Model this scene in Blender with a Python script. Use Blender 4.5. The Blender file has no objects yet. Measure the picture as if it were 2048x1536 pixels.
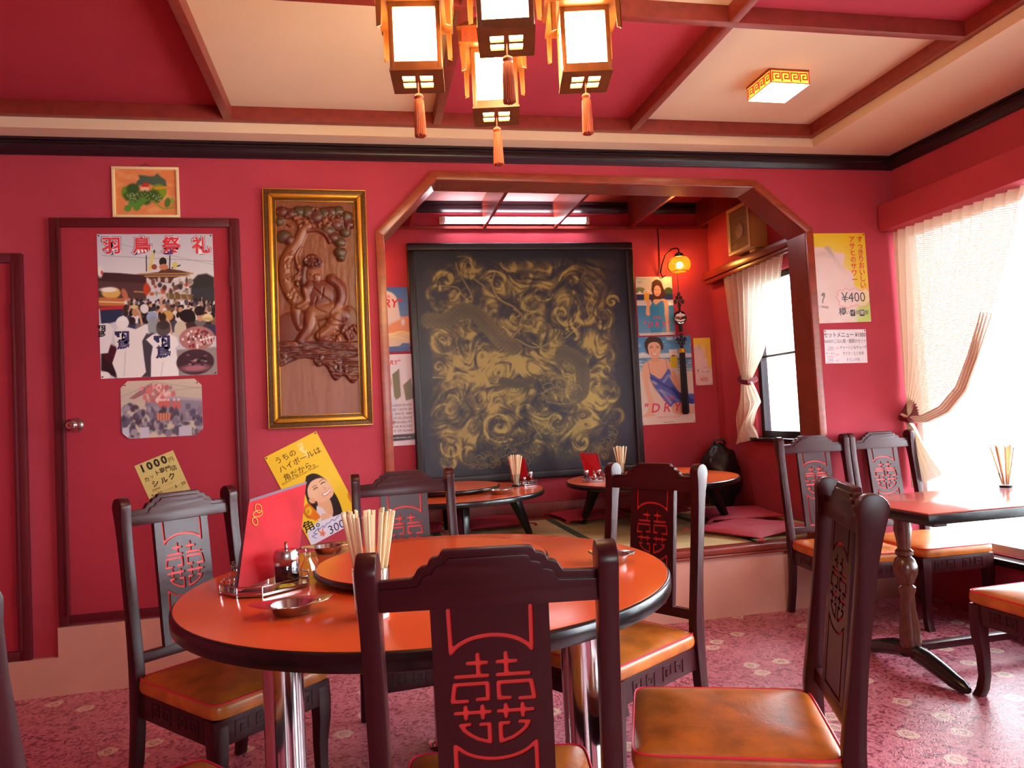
import bpy, bmesh, math, random
import numpy as np
from mathutils import Matrix, Vector
PI = math.pi
COL = bpy.context.scene.collection

# ------------------------------------------------------------ camera, sky, light, exposure
def camera():
    yaw, pit, rol = [math.radians(a) for a in (11.5, 2.3, -2.95)]
    f = Vector((math.sin(yaw)*math.cos(pit), math.cos(yaw)*math.cos(pit), math.sin(pit)))
    r = Vector((math.cos(yaw), -math.sin(yaw), 0)); u = r.cross(f)
    c, s = math.cos(rol), math.sin(rol)
    r, u = c*r+s*u, -s*r+c*u
    cam = bpy.data.cameras.new('camera'); o = bpy.data.objects.new('camera', cam); COL.objects.link(o)
    o.matrix_world = Matrix(((r.x, u.x, -f.x, 0), (r.y, u.y, -f.y, 0), (r.z, u.z, -f.z, 1.2), (0, 0, 0, 1)))
    cam.sensor_width = 36; cam.lens = 1455/2048*36; cam.clip_start = .02
    bpy.context.scene.camera = o
camera()
sc = bpy.context.scene
sc.view_settings.view_transform = 'Standard'; sc.view_settings.look = 'None'
sc.view_settings.gamma = 1; sc.view_settings.use_curve_mapping = False
sc.view_settings.exposure = 0.85
sc.cycles.max_bounces = 10; sc.cycles.diffuse_bounces = 5; sc.cycles.glossy_bounces = 5
sc.cycles.transmission_bounces = 8; sc.cycles.transparent_max_bounces = 16
sc.cycles.sample_clamp_indirect = 8; sc.cycles.caustics_reflective = False; sc.cycles.caustics_refractive = False
sc.cycles.use_denoising = True
w = bpy.data.worlds.new('overcast sky'); sc.world = w; w.use_nodes = True
w.node_tree.nodes['Background'].inputs[0].default_value = (.86, .93, 1, 1)
w.node_tree.nodes['Background'].inputs[1].default_value = 13.0

def area(name, loc, rot, sx, sy, power, col, portal=False):
    l = bpy.data.lights.new(name, 'AREA'); l.shape = 'RECTANGLE'; l.size = sx; l.size_y = sy; l.energy = power; l.color = col
    if portal: l.cycles.is_portal = True
    o = bpy.data.objects.new(name, l); COL.objects.link(o); o.location = loc; o.rotation_euler = rot
    return o
area('window_portal', (3.34, 1.75, 1.25), (0, math.radians(90), 0), 1.9, 4.1, 1, (1, 1, 1), True)
area('alcove_portal', (2.99, 4.6, 1.52), (0, math.radians(90), 0), 1.2, .74, 1, (1, 1, 1), True)
area('added_rear_portal', (.9, -2.64, 1.6), (math.radians(90), 0, 0), 1.6, 1.0, 1, (1, 1, 1), True)  # portal of the added window behind the camera

# ------------------------------------------------------------ colour and materials
def lin(v): v = v/255.0; return v/12.92 if v <= .04045 else ((v+.055)/1.055)**2.4
def C(r, g, b): return (lin(r), lin(g), lin(b), 1)
def nmat(name):
    m = bpy.data.materials.new(name); m.use_nodes = True
    return m, m.node_tree.nodes, m.node_tree.links, m.node_tree.nodes['Principled BSDF']
def mat(name, col, rough=.5, metal=0, spec=.5, vary=.0, vscale=6, bump=0, bscale=200, stretch=None, emit=None, estr=0, coat=0):
    m, N, L, b = nmat(name)
    b.inputs['Base Color'].default_value = col; b.inputs['Roughness'].default_value = rough
    b.inputs['Metallic'].default_value = metal; b.inputs['Specular IOR Level'].default_value = spec
    b.inputs['Coat Weight'].default_value = coat; b.inputs['Coat Roughness'].default_value = .12
    if emit: b.inputs['Emission Color'].default_value = emit; b.inputs['Emission Strength'].default_value = estr
    tc = N.new('ShaderNodeTexCoord'); mp = N.new('ShaderNodeMapping'); L.new(tc.outputs['Object'], mp.inputs[0])
    if stretch: mp.inputs['Scale'].default_value = stretch
    if vary:
        n = N.new('ShaderNodeTexNoise'); n.inputs['Scale'].default_value = vscale; n.inputs['Detail'].default_value = 6
        L.new(mp.outputs[0], n.inputs[0])
        r = N.new('ShaderNodeValToRGB'); r.color_ramp.elements[0].position = .3; r.color_ramp.elements[1].position = .7
        d = [max(0, c*(1-vary)) for c in col[:3]]+[1]; l = [min(1, c*(1+vary*.7)) for c in col[:3]]+[1]
        r.color_ramp.elements[0].color = d; r.color_ramp.elements[1].color = l
        L.new(n.outputs[0], r.inputs[0]); L.new(r.outputs[0], b.inputs['Base Color'])
    if bump:
        n2 = N.new('ShaderNodeTexNoise'); n2.inputs['Scale'].default_value = bscale; n2.inputs['Detail'].default_value = 3
        L.new(mp.outputs[0], n2.inputs[0]); bp = N.new('ShaderNodeBump'); bp.inputs['Strength'].default_value = bump
        bp.inputs['Distance'].default_value = .002; L.new(n2.outputs[0], bp.inputs['Height']); L.new(bp.outputs[0], b.inputs['Normal'])
    return m
M = {}
M['wall'] = mat('crimson wallcloth', C(184, 64, 80), .8, vary=.10, vscale=3, bump=.5, bscale=420, spec=.25)
M['door'] = mat('crimson door skin', C(170, 46, 62), .7, vary=.08, vscale=3, bump=.3, bscale=420, spec=.3)
M['trimred'] = mat('dark red painted wood', C(92, 18, 26), .45, vary=.25, vscale=5, stretch=(20, 20, 1), spec=.5)
M['beam'] = mat('reddish brown stained beam', C(140, 50, 40), .4, vary=.2, vscale=4, stretch=(6, 6, 6), spec=.5)
M['crown'] = mat('black lacquered moulding', C(38, 20, 28), .3, spec=.5)
M['cream'] = mat('cream ceiling paper', C(236, 208, 176), .85, vary=.04, vscale=2, bump=.3, bscale=300, spec=.2)
M['redpanel'] = mat('red ceiling paper', C(184, 60, 76), .8, vary=.1, vscale=2, bump=.3, bscale=300, spec=.2)
M['plinth'] = mat('salmon plaster plinth', C(208, 150, 132), .8, vary=.1, vscale=4, bump=.6, bscale=300, spec=.3)
M['casing'] = mat('orange brown varnished casing', C(150, 62, 36), .3, vary=.25, vscale=4, stretch=(3, 3, 12), spec=.6)
M['lintel'] = mat('varnished brown lining', C(128, 46, 34), .25, vary=.2, vscale=4, spec=.6)
M['black'] = mat('black lacquer', C(22, 15, 17), .22, spec=.6)
M['blackmat'] = mat('black plastic', C(20, 18, 22), .35, spec=.5, bump=1, bscale=40)
M['orange'] = mat('orange red laminate', C(230, 96, 46), .2, vary=.05, vscale=3, spec=.5)
M['wood'] = mat('dark maroon chair wood', C(58, 16, 20), .30, vary=.14, vscale=6, stretch=(14, 14, 1.5), spec=.28)
M['woodh'] = mat('dark maroon chair wood along rail', C(60, 17, 21), .30, vary=.14, vscale=6, stretch=(1.5, 14, 14), spec=.28)
M['inlay'] = mat('red groove paint', C(226, 52, 48), .5)
M['leather'] = mat('tan brown leatherette', C(188, 100, 34), .33, vary=.35, vscale=14, spec=.5, bump=.25, bscale=90)
M['piping'] = mat('pink red piping', C(220, 40, 70), .4)
M['chrome'] = mat('chrome', C(210, 208, 210), .12, metal=1)
M['steel'] = mat('stainless steel', C(200, 198, 196), .2, metal=1)
M['brass'] = mat('aged brass', C(150, 110, 50), .35, metal=1, vary=.3, vscale=40)
M['alu'] = mat('dark bronze aluminium', C(40, 36, 40), .35, metal=.6)
M['aluglare'] = mat('aluminium paled as glare', C(205, 208, 212), .4)  # frame colour paled to stand in for window glare
M['cord'] = mat('black cord', C(16, 12, 16), .7)
M['paper'] = mat('white paper', C(235, 232, 232), .7)
M['stick'] = mat('pale wood chopsticks', C(238, 212, 168), .6, vary=.12, vscale=20, stretch=(60, 60, 3))
M['cushion'] = mat('maroon cushion cloth', C(170, 44, 56), .75, vary=.1, vscale=8, bump=.3, bscale=500, spec=.2)
M['cushion2'] = mat('pink maroon cushion cloth', C(190, 62, 80), .6, vary=.1, vscale=8, bump=.3, bscale=500, spec=.3)
M['mat_edge'] = mat('dark green tatami edge', C(58, 78, 58), .8, bump=.3, bscale=400)
M['turned'] = mat('brown turned wood', C(88, 44, 28), .25, vary=.3, vscale=8, stretch=(20, 20, 3), spec=.6)
M['tabletop2'] = mat('red brown laminate', C(190, 92, 80), .15, vary=.05, spec=.6)
M['lampwood'] = mat('lantern wood', C(110, 56, 20), .35, vary=.25, vscale=20, spec=.5)
M['lampred'] = mat('lantern red board', C(190, 40, 30), .5)
M['tassel'] = mat('orange tassel silk', C(160, 62, 26), .55, vary=.35, vscale=60, stretch=(8, 8, .3))
M['blacktassel'] = mat('black tassel silk', C(18, 16, 30), .6, vary=.4, vscale=60, stretch=(8, 8, .3))
M['gold'] = mat('gold leaf moulding', C(226, 160, 50), .32, metal=.7, vary=.2, vscale=10)
M['olivegold'] = mat('antique brown gold', C(100, 62, 18), .45, metal=.3, vary=.5, vscale=90)
M['leather_frame'] = mat('black brown leather frame', C(34, 22, 24), .35, vary=.2, vscale=30, bump=.5, bscale=120)
M['stitch'] = mat('grey stitching', C(120, 112, 110), .7)
M['pin'] = mat('steel pin', C(90, 90, 105), .3, metal=1)
M['beige'] = mat('beige plastic', C(206, 170, 110), .4, spec=.5)
M['grille'] = mat('tan grille', C(150, 112, 62), .45)
M['bandred'] = mat('maroon tie band', C(110, 20, 40), .6)
M['ground'] = mat('pale concrete', C(190, 188, 184), .9, vary=.1)
M['soy'] = mat('dark soy sauce', C(20, 6, 6), .1)
M['oil'] = mat('red chilli oil', C(150, 30, 14), .1)
M['menured'] = mat('glossy red menu cover', C(200, 34, 46), .45, vary=.25, vscale=9, spec=.12)
M['menuin'] = mat('grey violet menu lining', C(120, 96, 112), .5)
def ink(name, r, g, b, rough=.6): M[name] = mat(name.replace('_', ' '), C(r, g, b), rough)
ink('ink_black', 34, 24, 24); ink('ink_brown', 92, 52, 14); ink('ink_red', 222, 52, 62); ink('ink_white', 245, 240, 240)
ink('ink_purple', 92, 60, 120); ink('ink_navy', 54, 50, 96); ink('ink_pink', 226, 84, 120); ink('ink_grey', 80, 78, 84); ink('ink_orange', 236, 110, 60)
ink('ink_gold', 216, 160, 60); ink('ink_rose', 214, 90, 84)

def glass(name, col=(1, 1, 1, 1), glossy=.08):
    m, N, L, b = nmat(name); N.remove(b); out = N['Material Output']
    t = N.new('ShaderNodeBsdfTransparent'); t.inputs[0].default_value = col
    g = N.new('ShaderNodeBsdfGlossy'); g.inputs['Roughness'].default_value = .03
    lw = N.new('ShaderNodeLayerWeight'); lw.inputs[0].default_value = .25
    mm = N.new('ShaderNodeMath'); mm.operation = 'MULTIPLY_ADD'; mm.inputs[1].default_value = .6; mm.inputs[2].default_value = glossy; mm.use_clamp = True
    L.new(lw.outputs['Fresnel'], mm.inputs[0])
    mx = N.new('ShaderNodeMixShader'); L.new(mm.outputs[0], mx.inputs[0]); L.new(t.outputs[0], mx.inputs[1]); L.new(g.outputs[0], mx.inputs[2])
    L.new(mx.outputs[0], out.inputs[0]); return m
M['glass'] = glass('clear glass', (.93, .95, .94, 1)); M['pane'] = glass('window glass', (.97, .98, .98, 1), .03)

def lace(t0=.06, t1=.40, tl=.26):
    m, N, L, b = nmat('beige lace curtain'); N.remove(b); out = N['Material Output']
    tc = N.new('ShaderNodeTexCoord'); wv = N.new('ShaderNodeTexWave'); wv.bands_direction = 'Z'; wv.inputs['Scale'].default_value = 28
    wv.inputs['Distortion'].default_value = .6; L.new(tc.outputs['Object'], wv.inputs[0])
    mr = N.new('ShaderNodeMapRange'); mr.inputs[3].default_value = t0; mr.inputs[4].default_value = t1; L.new(wv.outputs['Fac'], mr.inputs[0])
    d = N.new('ShaderNodeBsdfDiffuse'); d.inputs[0].default_value = C(232, 214, 190)
    t = N.new('ShaderNodeBsdfTranslucent'); t.inputs[0].default_value = C(236, 222, 200)
    a = N.new('ShaderNodeMixShader'); a.inputs[0].default_value = tl; L.new(d.outputs[0], a.inputs[1]); L.new(t.outputs[0], a.inputs[2])
    tr = N.new('ShaderNodeBsdfTransparent'); x = N.new('ShaderNodeMixShader')
    L.new(mr.outputs[0], x.inputs[0]); L.new(a.outputs[0], x.inputs[1]); L.new(tr.outputs[0], x.inputs[2]); L.new(x.outputs[0], out.inputs[0])
    return m
M['lace'] = lace(); M['lacelong'] = lace(.0, .11, .06)
M['lacefold'] = mat('gathered lace', C(226, 206, 184), .8, spec=.2)
M['mauvepanel'] = mat('mauve ceiling paper', C(176, 118, 118), .8)

def carpet():
    m, N, L, b = nmat('rose patterned carpet'); b.inputs['Roughness'].default_value = .27; b.inputs['Specular IOR Level'].default_value = 1.0
    tc = N.new('ShaderNodeTexCoord')
    def noise(s, det, dist=0):
        n = N.new('ShaderNodeTexNoise'); n.inputs['Scale'].default_value = s; n.inputs['Detail'].default_value = det
        n.inputs['Distortion'].default_value = dist; L.new(tc.outputs['Object'], n.inputs[0]); return n
    n1 = noise(26, 5, 2.2)
    r = N.new('ShaderNodeValToRGB'); e = r.color_ramp.elements
    e[0].position = .38; e[0].color = C(130, 52, 72); e[1].position = .50; e[1].color = C(196, 104, 122)
    e2 = e.new(.66); e2.color = C(206, 124, 136); L.new(n1.outputs[0], r.inputs[0])
    # scattered cream florets
    wob = noise(30, 3); va = N.new('ShaderNodeVectorMath'); va.operation = 'SCALE'; va.inputs['Scale'].default_value = .035
    L.new(wob.outputs['Color'], va.inputs[0]); ad = N.new('ShaderNodeVectorMath'); L.new(tc.outputs['Object'], ad.inputs[0]); L.new(va.outputs[0], ad.inputs[1])
    v = N.new('ShaderNodeTexVoronoi'); v.voronoi_dimensions = '2D'; v.inputs['Scale'].default_value = 5.2; v.inputs['Randomness'].default_value = .85
    L.new(ad.outputs[0], v.inputs['Vector'])
    r2 = N.new('ShaderNodeValToRGB'); f = r2.color_ramp; f.elements[0].position = 0; f.elements[0].color = (.5, .5, .5, 1)
    f.elements[1].position = .19; f.elements[1].color = (0, 0, 0, 1)
    for p, c in ((.05, .55), (.06, .15), (.09, .2), (.10, 1), (.13, .9), (.135, .25), (.15, .6), (.175, .95)):
        x = f.elements.new(p); x.color = (c, c, c, 1)
    L.new(v.outputs['Distance'], r2.inputs[0])
    gt = N.new('ShaderNodeMath'); gt.operation = 'GREATER_THAN'; gt.inputs[1].default_value = .45
    sp = N.new('ShaderNodeSeparateColor'); L.new(v.outputs['Color'], sp.inputs[0]); L.new(sp.outputs[0], gt.inputs[0])
    mu = N.new('ShaderNodeMath'); mu.operation = 'MULTIPLY'; L.new(r2.outputs[0], mu.inputs[0]); L.new(gt.outputs[0], mu.inputs[1])
    mx = N.new('ShaderNodeMix'); mx.data_type = 'RGBA'; L.new(mu.outputs[0], mx.inputs[0]); L.new(r.outputs[0], mx.inputs[6]); mx.inputs[7].default_value = C(222, 196, 172)
    L.new(mx.outputs[2], b.inputs['Base Color'])
    n3 = noise(160, 3); bp = N.new('ShaderNodeBump'); bp.inputs['Strength'].default_value = .6; bp.inputs['Distance'].default_value = .003
    L.new(n3.outputs[0], bp.inputs['Height']); L.new(bp.outputs[0], b.inputs['Normal'])
    return m
M['carpet'] = carpet()

def tatami():
    m, N, L, b = nmat('woven straw'); b.inputs['Roughness'].default_value = .5
    tc = N.new('ShaderNodeTexCoord'); wv = N.new('ShaderNodeTexWave'); wv.bands_direction = 'X'; wv.inputs['Scale'].default_value = 60
    wv.inputs['Distortion'].default_value = 1; L.new(tc.outputs['Object'], wv.inputs[0])
    n = N.new('ShaderNodeTexNoise'); n.inputs['Scale'].default_value = 5; n.inputs['Detail'].default_value = 6; L.new(tc.outputs['Object'], n.inputs[0])
    r = N.new('ShaderNodeValToRGB'); r.color_ramp.elements[0].color = C(190, 162, 108); r.color_ramp.elements[1].color = C(226, 206, 152)
    r.color_ramp.elements[0].position = .3; r.color_ramp.elements[1].position = .7
    L.new(n.outputs[0], r.inputs[0]); L.new(r.outputs[0], b.inputs['Base Color'])
    bp = N.new('ShaderNodeBump'); bp.inputs['Strength'].default_value = .4; bp.inputs['Distance'].default_value = .002
    L.new(wv.outputs[0], bp.inputs['Height']); L.new(bp.outputs[0], b.inputs['Normal'])
    return m
M['tatami'] = tatami()

def shade(name, hot, edge, s0, s1, rad):
    """lit lamp shade: brightest next to its bulb (object origin), falling off with distance"""
    m, N, L, b = nmat(name); b.inputs['Base Color'].default_value = edge; b.inputs['Roughness'].default_value = .5
    tc = N.new('ShaderNodeTexCoord'); ln = N.new('ShaderNodeVectorMath'); ln.operation = 'LENGTH'; L.new(tc.outputs['Object'], ln.inputs[0])
    mr = N.new('ShaderNodeMapRange'); mr.inputs[1].default_value = rad[0]; mr.inputs[2].default_value = rad[1]; L.new(ln.outputs['Value'], mr.inputs[0])
    r = N.new('ShaderNodeValToRGB'); r.color_ramp.elements[0].color = hot; r.color_ramp.elements[1].color = edge; L.new(mr.outputs[0], r.inputs[0])
    st = N.new('ShaderNodeMapRange'); st.inputs[3].default_value = s0; st.inputs[4].default_value = s1; L.new(mr.outputs[0], st.inputs[0])
    L.new(r.outputs[0], b.inputs['Emission Color']); L.new(st.outputs[0], b.inputs['Emission Strength'])
    return m
M['lantern'] = shade('lit lantern paper', (1, .80, .42, 1), (1, .55, .12, 1), 42, 4.0, (.05, .15))
def amber():
    m, N, L, b = nmat('amber glass globe'); b.inputs['Base Color'].default_value = C(170, 84, 14); b.inputs['Roughness'].default_value = .2
    b.inputs['Emission Color'].default_value = (1, .26, .02, 1); b.inputs['Emission Strength'].default_value = .8
    t = N.new('ShaderNodeBsdfTransparent'); t.inputs[0].default_value = (1, .72, .3, 1); x = N.new('ShaderNodeMixShader'); x.inputs[0].default_value = .55
    L.new(b.outputs[0], x.inputs[1]); L.new(t.outputs[0], x.inputs[2]); L.new(x.outputs[0], N['Material Output'].inputs[0]); return m
M['globe'] = amber()
M['bulb'] = mat('lit frosted bulb', C(255, 230, 190), .5, emit=(1, .7, .3, 1), estr=18)
M['lampface'] = mat('lit ceiling lamp panel', C(255, 230, 190), .5, emit=(1, .78, .45, 1), estr=9)
M['lampside'] = mat('lit yellow lamp side', C(255, 190, 60), .5, emit=(1, .55, .06, 1), estr=.9)
M['lampkey'] = mat('lit red lamp fret', C(150, 22, 12), .5, emit=(1, .04, .01, 1), estr=.30)
M['tube'] = mat('lit fluorescent tube', C(255, 255, 255), .5, emit=(1, .93, .97, 1), estr=26)

def attr_mat(name, rough=.5, spec=.4, coat=0, metal=0):
    m, N, L, b = nmat(name); b.inputs['Roughness'].default_value = rough; b.inputs['Specular IOR Level'].default_value = spec
    b.inputs['Coat Weight'].default_value = coat; b.inputs['Coat Roughness'].default_value = .15
    a = N.new('ShaderNodeVertexColor'); a.layer_name = 'print'; L.new(a.outputs[0], b.inputs['Base Color'])
    return m
M['print'] = attr_mat('printed poster', .35, .4); M['picture'] = attr_mat('painted canvas', .38, .4); M['carving'] = attr_mat('carved wood', .4, .5)

# ------------------------------------------------------------ geometry helpers
class MB:
    def __init__(s): s.v = []; s.f = []
    def add(s, vs, fs, T=None):
        n = len(s.v)
        s.v += [tuple(T @ Vector(p)) if T is not None else tuple(p) for p in vs]; s.f += [tuple(n+i for i in f) for f in fs]; return s
    def box(s, x0, y0, z0, x1, y1, z1, T=None):
        return s.add([(x0, y0, z0), (x1, y0, z0), (x1, y1, z0), (x0, y1, z0), (x0, y0, z1), (x1, y0, z1), (x1, y1, z1), (x0, y1, z1)],
                     [(3, 2, 1, 0), (4, 5, 6, 7), (0, 1, 5, 4), (1, 2, 6, 5), (2, 3, 7, 6), (3, 0, 4, 7)], T)
    def prism(s, prof, a, b, axis='y', T=None):
        """prof: 2-D outline; extruded from a to b along axis (x: prof=(y,z), y: prof=(x,z), z: prof=(x,y))"""
        n = len(prof)
        def P(p, t): return (t, p[0], p[1]) if axis == 'x' else (p[0], t, p[1]) if axis == 'y' else (p[0], p[1], t)
        vs = [P(p, a) for p in prof]+[P(p, b) for p in prof]
        fs = [tuple(range(n)), tuple(range(2*n-1, n-1, -1))]+[(i, i+n, (i+1) % n+n, (i+1) % n) for i in range(n)]
        return s.add(vs, fs, T)
    def lathe(s, prof, n=24, T=None, cap=True):
        vs = []; fs = []
        for r, z in prof:
            for k in range(n): a = 2*PI*k/n; vs.append((r*math.cos(a), r*math.sin(a), z))
        for i in range(len(prof)-1):
            for k in range(n): k2 = (k+1) % n; fs.append((i*n+k, i*n+k2, (i+1)*n+k2, (i+1)*n+k))
        if cap:
            if prof[0][0] > 1e-5: fs.append(tuple(range(n-1, -1, -1)))
            if prof[-1][0] > 1e-5: fs.append(tuple(range((len(prof)-1)*n, len(prof)*n)))
        return s.add(vs, fs, T)
    def tube(s, pts, r, n=8, closed=False, flat=None):
        pts = [Vector(p) for p in pts]; m = len(pts); vs = []; fs = []
        rr = r if isinstance(r, (list, tuple)) else [r]*m
        up = Vector((0, 0, 1)); prev = None
        for i, p in enumerate(pts):
            t = (pts[(i+1) % m]-pts[i-1]) if closed else (pts[min(i+1, m-1)]-pts[max(i-1, 0)])
            t.normalize()
            a = (prev if prev is not None else (up if abs(t.z) < .95 else Vector((1, 0, 0))))
            a = (a-t*a.dot(t)).normalized(); b = t.cross(a); prev = a
            fl = flat or 1
            for k in range(n): an = 2*PI*k/n; vs.append(tuple(p+a*(rr[i]*math.cos(an)*fl)+b*(rr[i]*math.sin(an))))
        for i in range(m if closed else m-1):
            j = (i+1) % m
            for k in range(n): k2 = (k+1) % n; fs.append((i*n+k, i*n+k2, j*n+k2, j*n+k))
        if not closed: fs += [tuple(range(n-1, -1, -1)), tuple(range((m-1)*n, m*n))]
        return s.add(vs, fs)
    def build(s, name, m, parent=None, bevel=0, seg=2, smooth=False, loc=None, rot=None):
        me = bpy.data.meshes.new(name); me.from_pydata(s.v, [], s.f); me.update()
        bm = bmesh.new(); bm.from_mesh(me)
        bmesh.ops.recalc_face_normals(bm, faces=bm.faces)
        if bevel:
            ed = [e for e in bm.edges if len(e.link_faces) == 2 and e.calc_face_angle(0) > .5]
            bmesh.ops.bevel(bm, geom=ed, offset=bevel, segments=seg, profile=.6, affect='EDGES', clamp_overlap=True)
        bm.to_mesh(me); bm.free()
        if smooth or bevel:
            me.polygons.foreach_set('use_smooth', [True]*len(me.polygons)); me.set_sharp_from_angle(angle=math.radians(42 if bevel == 0 else 50))
        me.materials.append(M[m])
        o = bpy.data.objects.new(name, me); COL.objects.link(o); o.parent = parent
        if loc: o.location = loc
        if rot: o.rotation_euler = rot
        return o
def box(name, x0, y0, z0, x1, y1, z1, m, parent=None, bevel=0, **k): return MB().box(x0, y0, z0, x1, y1, z1).build(name, m, parent, bevel, **k)
def struct(o): o['kind'] = 'structure'; return o
def thing(name, label, cat, loc=(0, 0, 0), rz=0, group=None, rot=None):
    o = bpy.data.objects.new(name, None); COL.objects.link(o); o.location = loc; o.rotation_euler = rot or (0, 0, rz)
    o.empty_display_size = .1
    return tag(o, label, cat, group)
def tag(o, label, cat, group=None):
    o['label'] = label; o['category'] = cat
    if group: o['group'] = group
    return o
def dup(o, loc, rz, label, parent=None):
    c = o.copy(); COL.objects.link(c); c.parent = parent
    if parent is None: c.location = loc; c.rotation_euler = (0, 0, rz); c['label'] = label
    for ch in list(o.children): dup(ch, None, None, None, c)
    return c

# marching squares around strokes -> closed loops (for grooves cut in wood)
def loops_from_strokes(strokes, wid, x0, x1, y0, y1, g):
    nx = int((x1-x0)/g)+1; ny = int((y1-y0)/g)+1
    X, Y = np.meshgrid(x0+np.arange(nx)*g, y0+np.arange(ny)*g); D = np.full(X.shape, 9.)
    for st in strokes:
        for (ax, ay), (bx, by) in zip(st[:-1], st[1:]):
            dx, dy = bx-ax, by-ay; L2 = dx*dx+dy*dy+1e-12
            t = np.clip(((X-ax)*dx+(Y-ay)*dy)/L2, 0, 1); D = np.minimum(D, np.hypot(X-ax-t*dx, Y-ay-t*dy))
    D -= wid/2; D += 1e-7; seg = {}
    def ip(i, j, k, l):
        a, b = D[j, i], D[l, k]; t = a/(a-b); return (x0+(i+(k-i)*t)*g, y0+(j+(l-j)*t)*g)
    ins = D < 0
    cells = np.argwhere((ins[:-1, :-1] | ins[1:, :-1] | ins[:-1, 1:] | ins[1:, 1:]) & ~(ins[:-1, :-1] & ins[1:, :-1] & ins[:-1, 1:] & ins[1:, 1:]))
    for j, i in cells:
        c = [ins[j, i], ins[j, i+1], ins[j+1, i+1], ins[j+1, i]]; P = [(i, j), (i+1, j), (i+1, j+1), (i, j+1)]
        ent = []; exi = []
        for e in range(4):
            a, b = e, (e+1) % 4
            if c[a] != c[b]:
                key = (min(P[a], P[b]), max(P[a], P[b])); pt = ip(*P[a], *P[b])
                (ent if c[a] else exi).append((key, pt))
        for (k1, p1), (k2, p2) in zip(ent, exi): seg[k1] = (p1, k2)
    out = []
    while seg:
        k0 = next(iter(seg)); k = k0; lp = []
        while k in seg: p, nk = seg.pop(k); lp.append(p); k = nk
        if len(lp) > 8: out.append(rdp(lp+[lp[0]], g*.18)[:-1])
    return out
def rdp(p, eps):
    A = np.array(p); keep = np.zeros(len(A), bool); keep[0] = keep[-1] = keep[len(A)//2] = True; st = [(0, len(A)//2), (len(A)//2, len(A)-1)]
    while st:
        a, b = st.pop()
        if b-a < 2: continue
        d = A[b]-A[a]; n = np.hypot(*d)+1e-12; q = A[a+1:b]-A[a]; e = np.abs(q[:, 0]*d[1]-q[:, 1]*d[0])/n
        k = int(e.argmax())
        if e[k] > eps: keep[a+1+k] = True; st += [(a, a+1+k), (a+1+k, b)]
    return [tuple(x) for x in A[keep]]
def curve_fill(loops, half):
    """2-D outlines with holes -> list of verts, faces (solid of thickness 2*half in z)"""
    cu = bpy.data.curves.new('tmp', 'CURVE'); cu.dimensions = '2D'; cu.fill_mode = 'BOTH'; cu.extrude = half
    for lp in loops:
        sp = cu.splines.new('POLY'); sp.points.add(len(lp)-1); sp.use_cyclic_u = True
        for q, p in zip(sp.points, lp): q.co = (p[0], p[1], 0, 1)
    o = bpy.data.objects.new('tmp', cu); me = bpy.data.meshes.new_from_object(o); v = [tuple(x.co) for x in me.vertices]; f = [tuple(p.vertices) for p in me.polygons]
    bpy.data.objects.remove(o); bpy.data.curves.remove(cu); bpy.data.meshes.remove(me)
    return v, f
def ribbon(mb, strokes, wid, T, h=.0015):
    """raised flat fret bars: each segment a thin box, in plane coords (x, y) with thickness h"""
    for st in strokes:
        for (ax, ay), (bx, by) in zip(st[:-1], st[1:]):
            d = math.hypot(bx-ax, by-ay); an = math.atan2(by-ay, bx-ax)
            mb.box(-wid/2, -wid/2, 0, d+wid/2, wid/2, h, T @ Matrix.Translation((ax, ay, 0)) @ Matrix.Rotation(an, 4, 'Z'))
def key(x, y, s, mir=1):
    """one square meander hook of side s"""
    q = [(-.5, -.5), (-.5, .5), (.5, .5), (.5, -.25), (-.1, -.25), (-.1, .15), (.2, .15)]
    return [(x+mir*a*s, y+b*s) for a, b in q]
def text(name, body, size, loc, m, parent, rot=0, bold=0, sx=1, shear=0, z=.0009, align='CENTER', vertical=False, sp=1.0):
    cu = bpy.data.curves.new('tmp', 'FONT'); cu.body = '\n'.join(body) if vertical else body
    cu.size = size; cu.align_x = align; cu.align_y = 'CENTER'; cu.offset = bold*size; cu.shear = shear; cu.resolution_u = 2
    cu.space_line = sp if vertical else 1.0; cu.space_character = 1 if vertical else sp
    o = bpy.data.objects.new('tmp', cu); me = bpy.data.meshes.new_from_object(o); bpy.data.objects.remove(o); bpy.data.curves.remove(cu)
    me.transform(Matrix.Translation((loc[0], loc[1], z)) @ Matrix.Rotation(rot, 4, 'Z') @ Matrix.Diagonal((sx, 1, 1, 1)))
    me.materials.clear(); me.materials.append(M[m]); me.name = name
    r = bpy.data.objects.new(name, me); COL.objects.link(r); r.parent = parent
    return r

# ------------------------------------------------------------ the room
struct(box('floor', -3.1, -2.7, -.1, 3.32, 4.0, 0, 'carpet'))
mb = MB(); mb.box(-3.1, 3.82, 0, .12, 4.0, 2.95); mb.box(2.6, 3.82, 0, 3.32, 4.0, 2.95)
mb.prism([(.12, 2.165), (.417, 2.474), (2.27, 2.452), (2.6, 2.18), (2.6, 2.95), (.12, 2.95)], 3.82, 4.0)
struct(mb.build('wall_back', 'wall'))
mb = MB(); X0, X1 = 3.2, 3.32; wy0, wy1, wz0, wz1 = -.3, 3.82, .33, 2.19
mb.box(X0, -2.7, 0, X1, wy0, 2.95); mb.box(X0, wy0, 0, X1, wy1, wz0); mb.box(X0, wy0, wz1, X1, wy1, 2.95)
struct(mb.build('wall_right', 'wall'))
struct(box('wall_left', -3.1, -2.7, 0, -3.0, 3.82, 2.95, 'wall'))
mb = MB(); mb.box(-3.1, -2.7, 0, .1, -2.6, 2.95); mb.box(1.7, -2.7, 0, 3.32, -2.6, 2.95); mb.box(.1, -2.7, 0, 1.7, -2.6, 1.1); mb.box(.1, -2.7, 2.1, 1.7, -2.6, 2.95)
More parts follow.
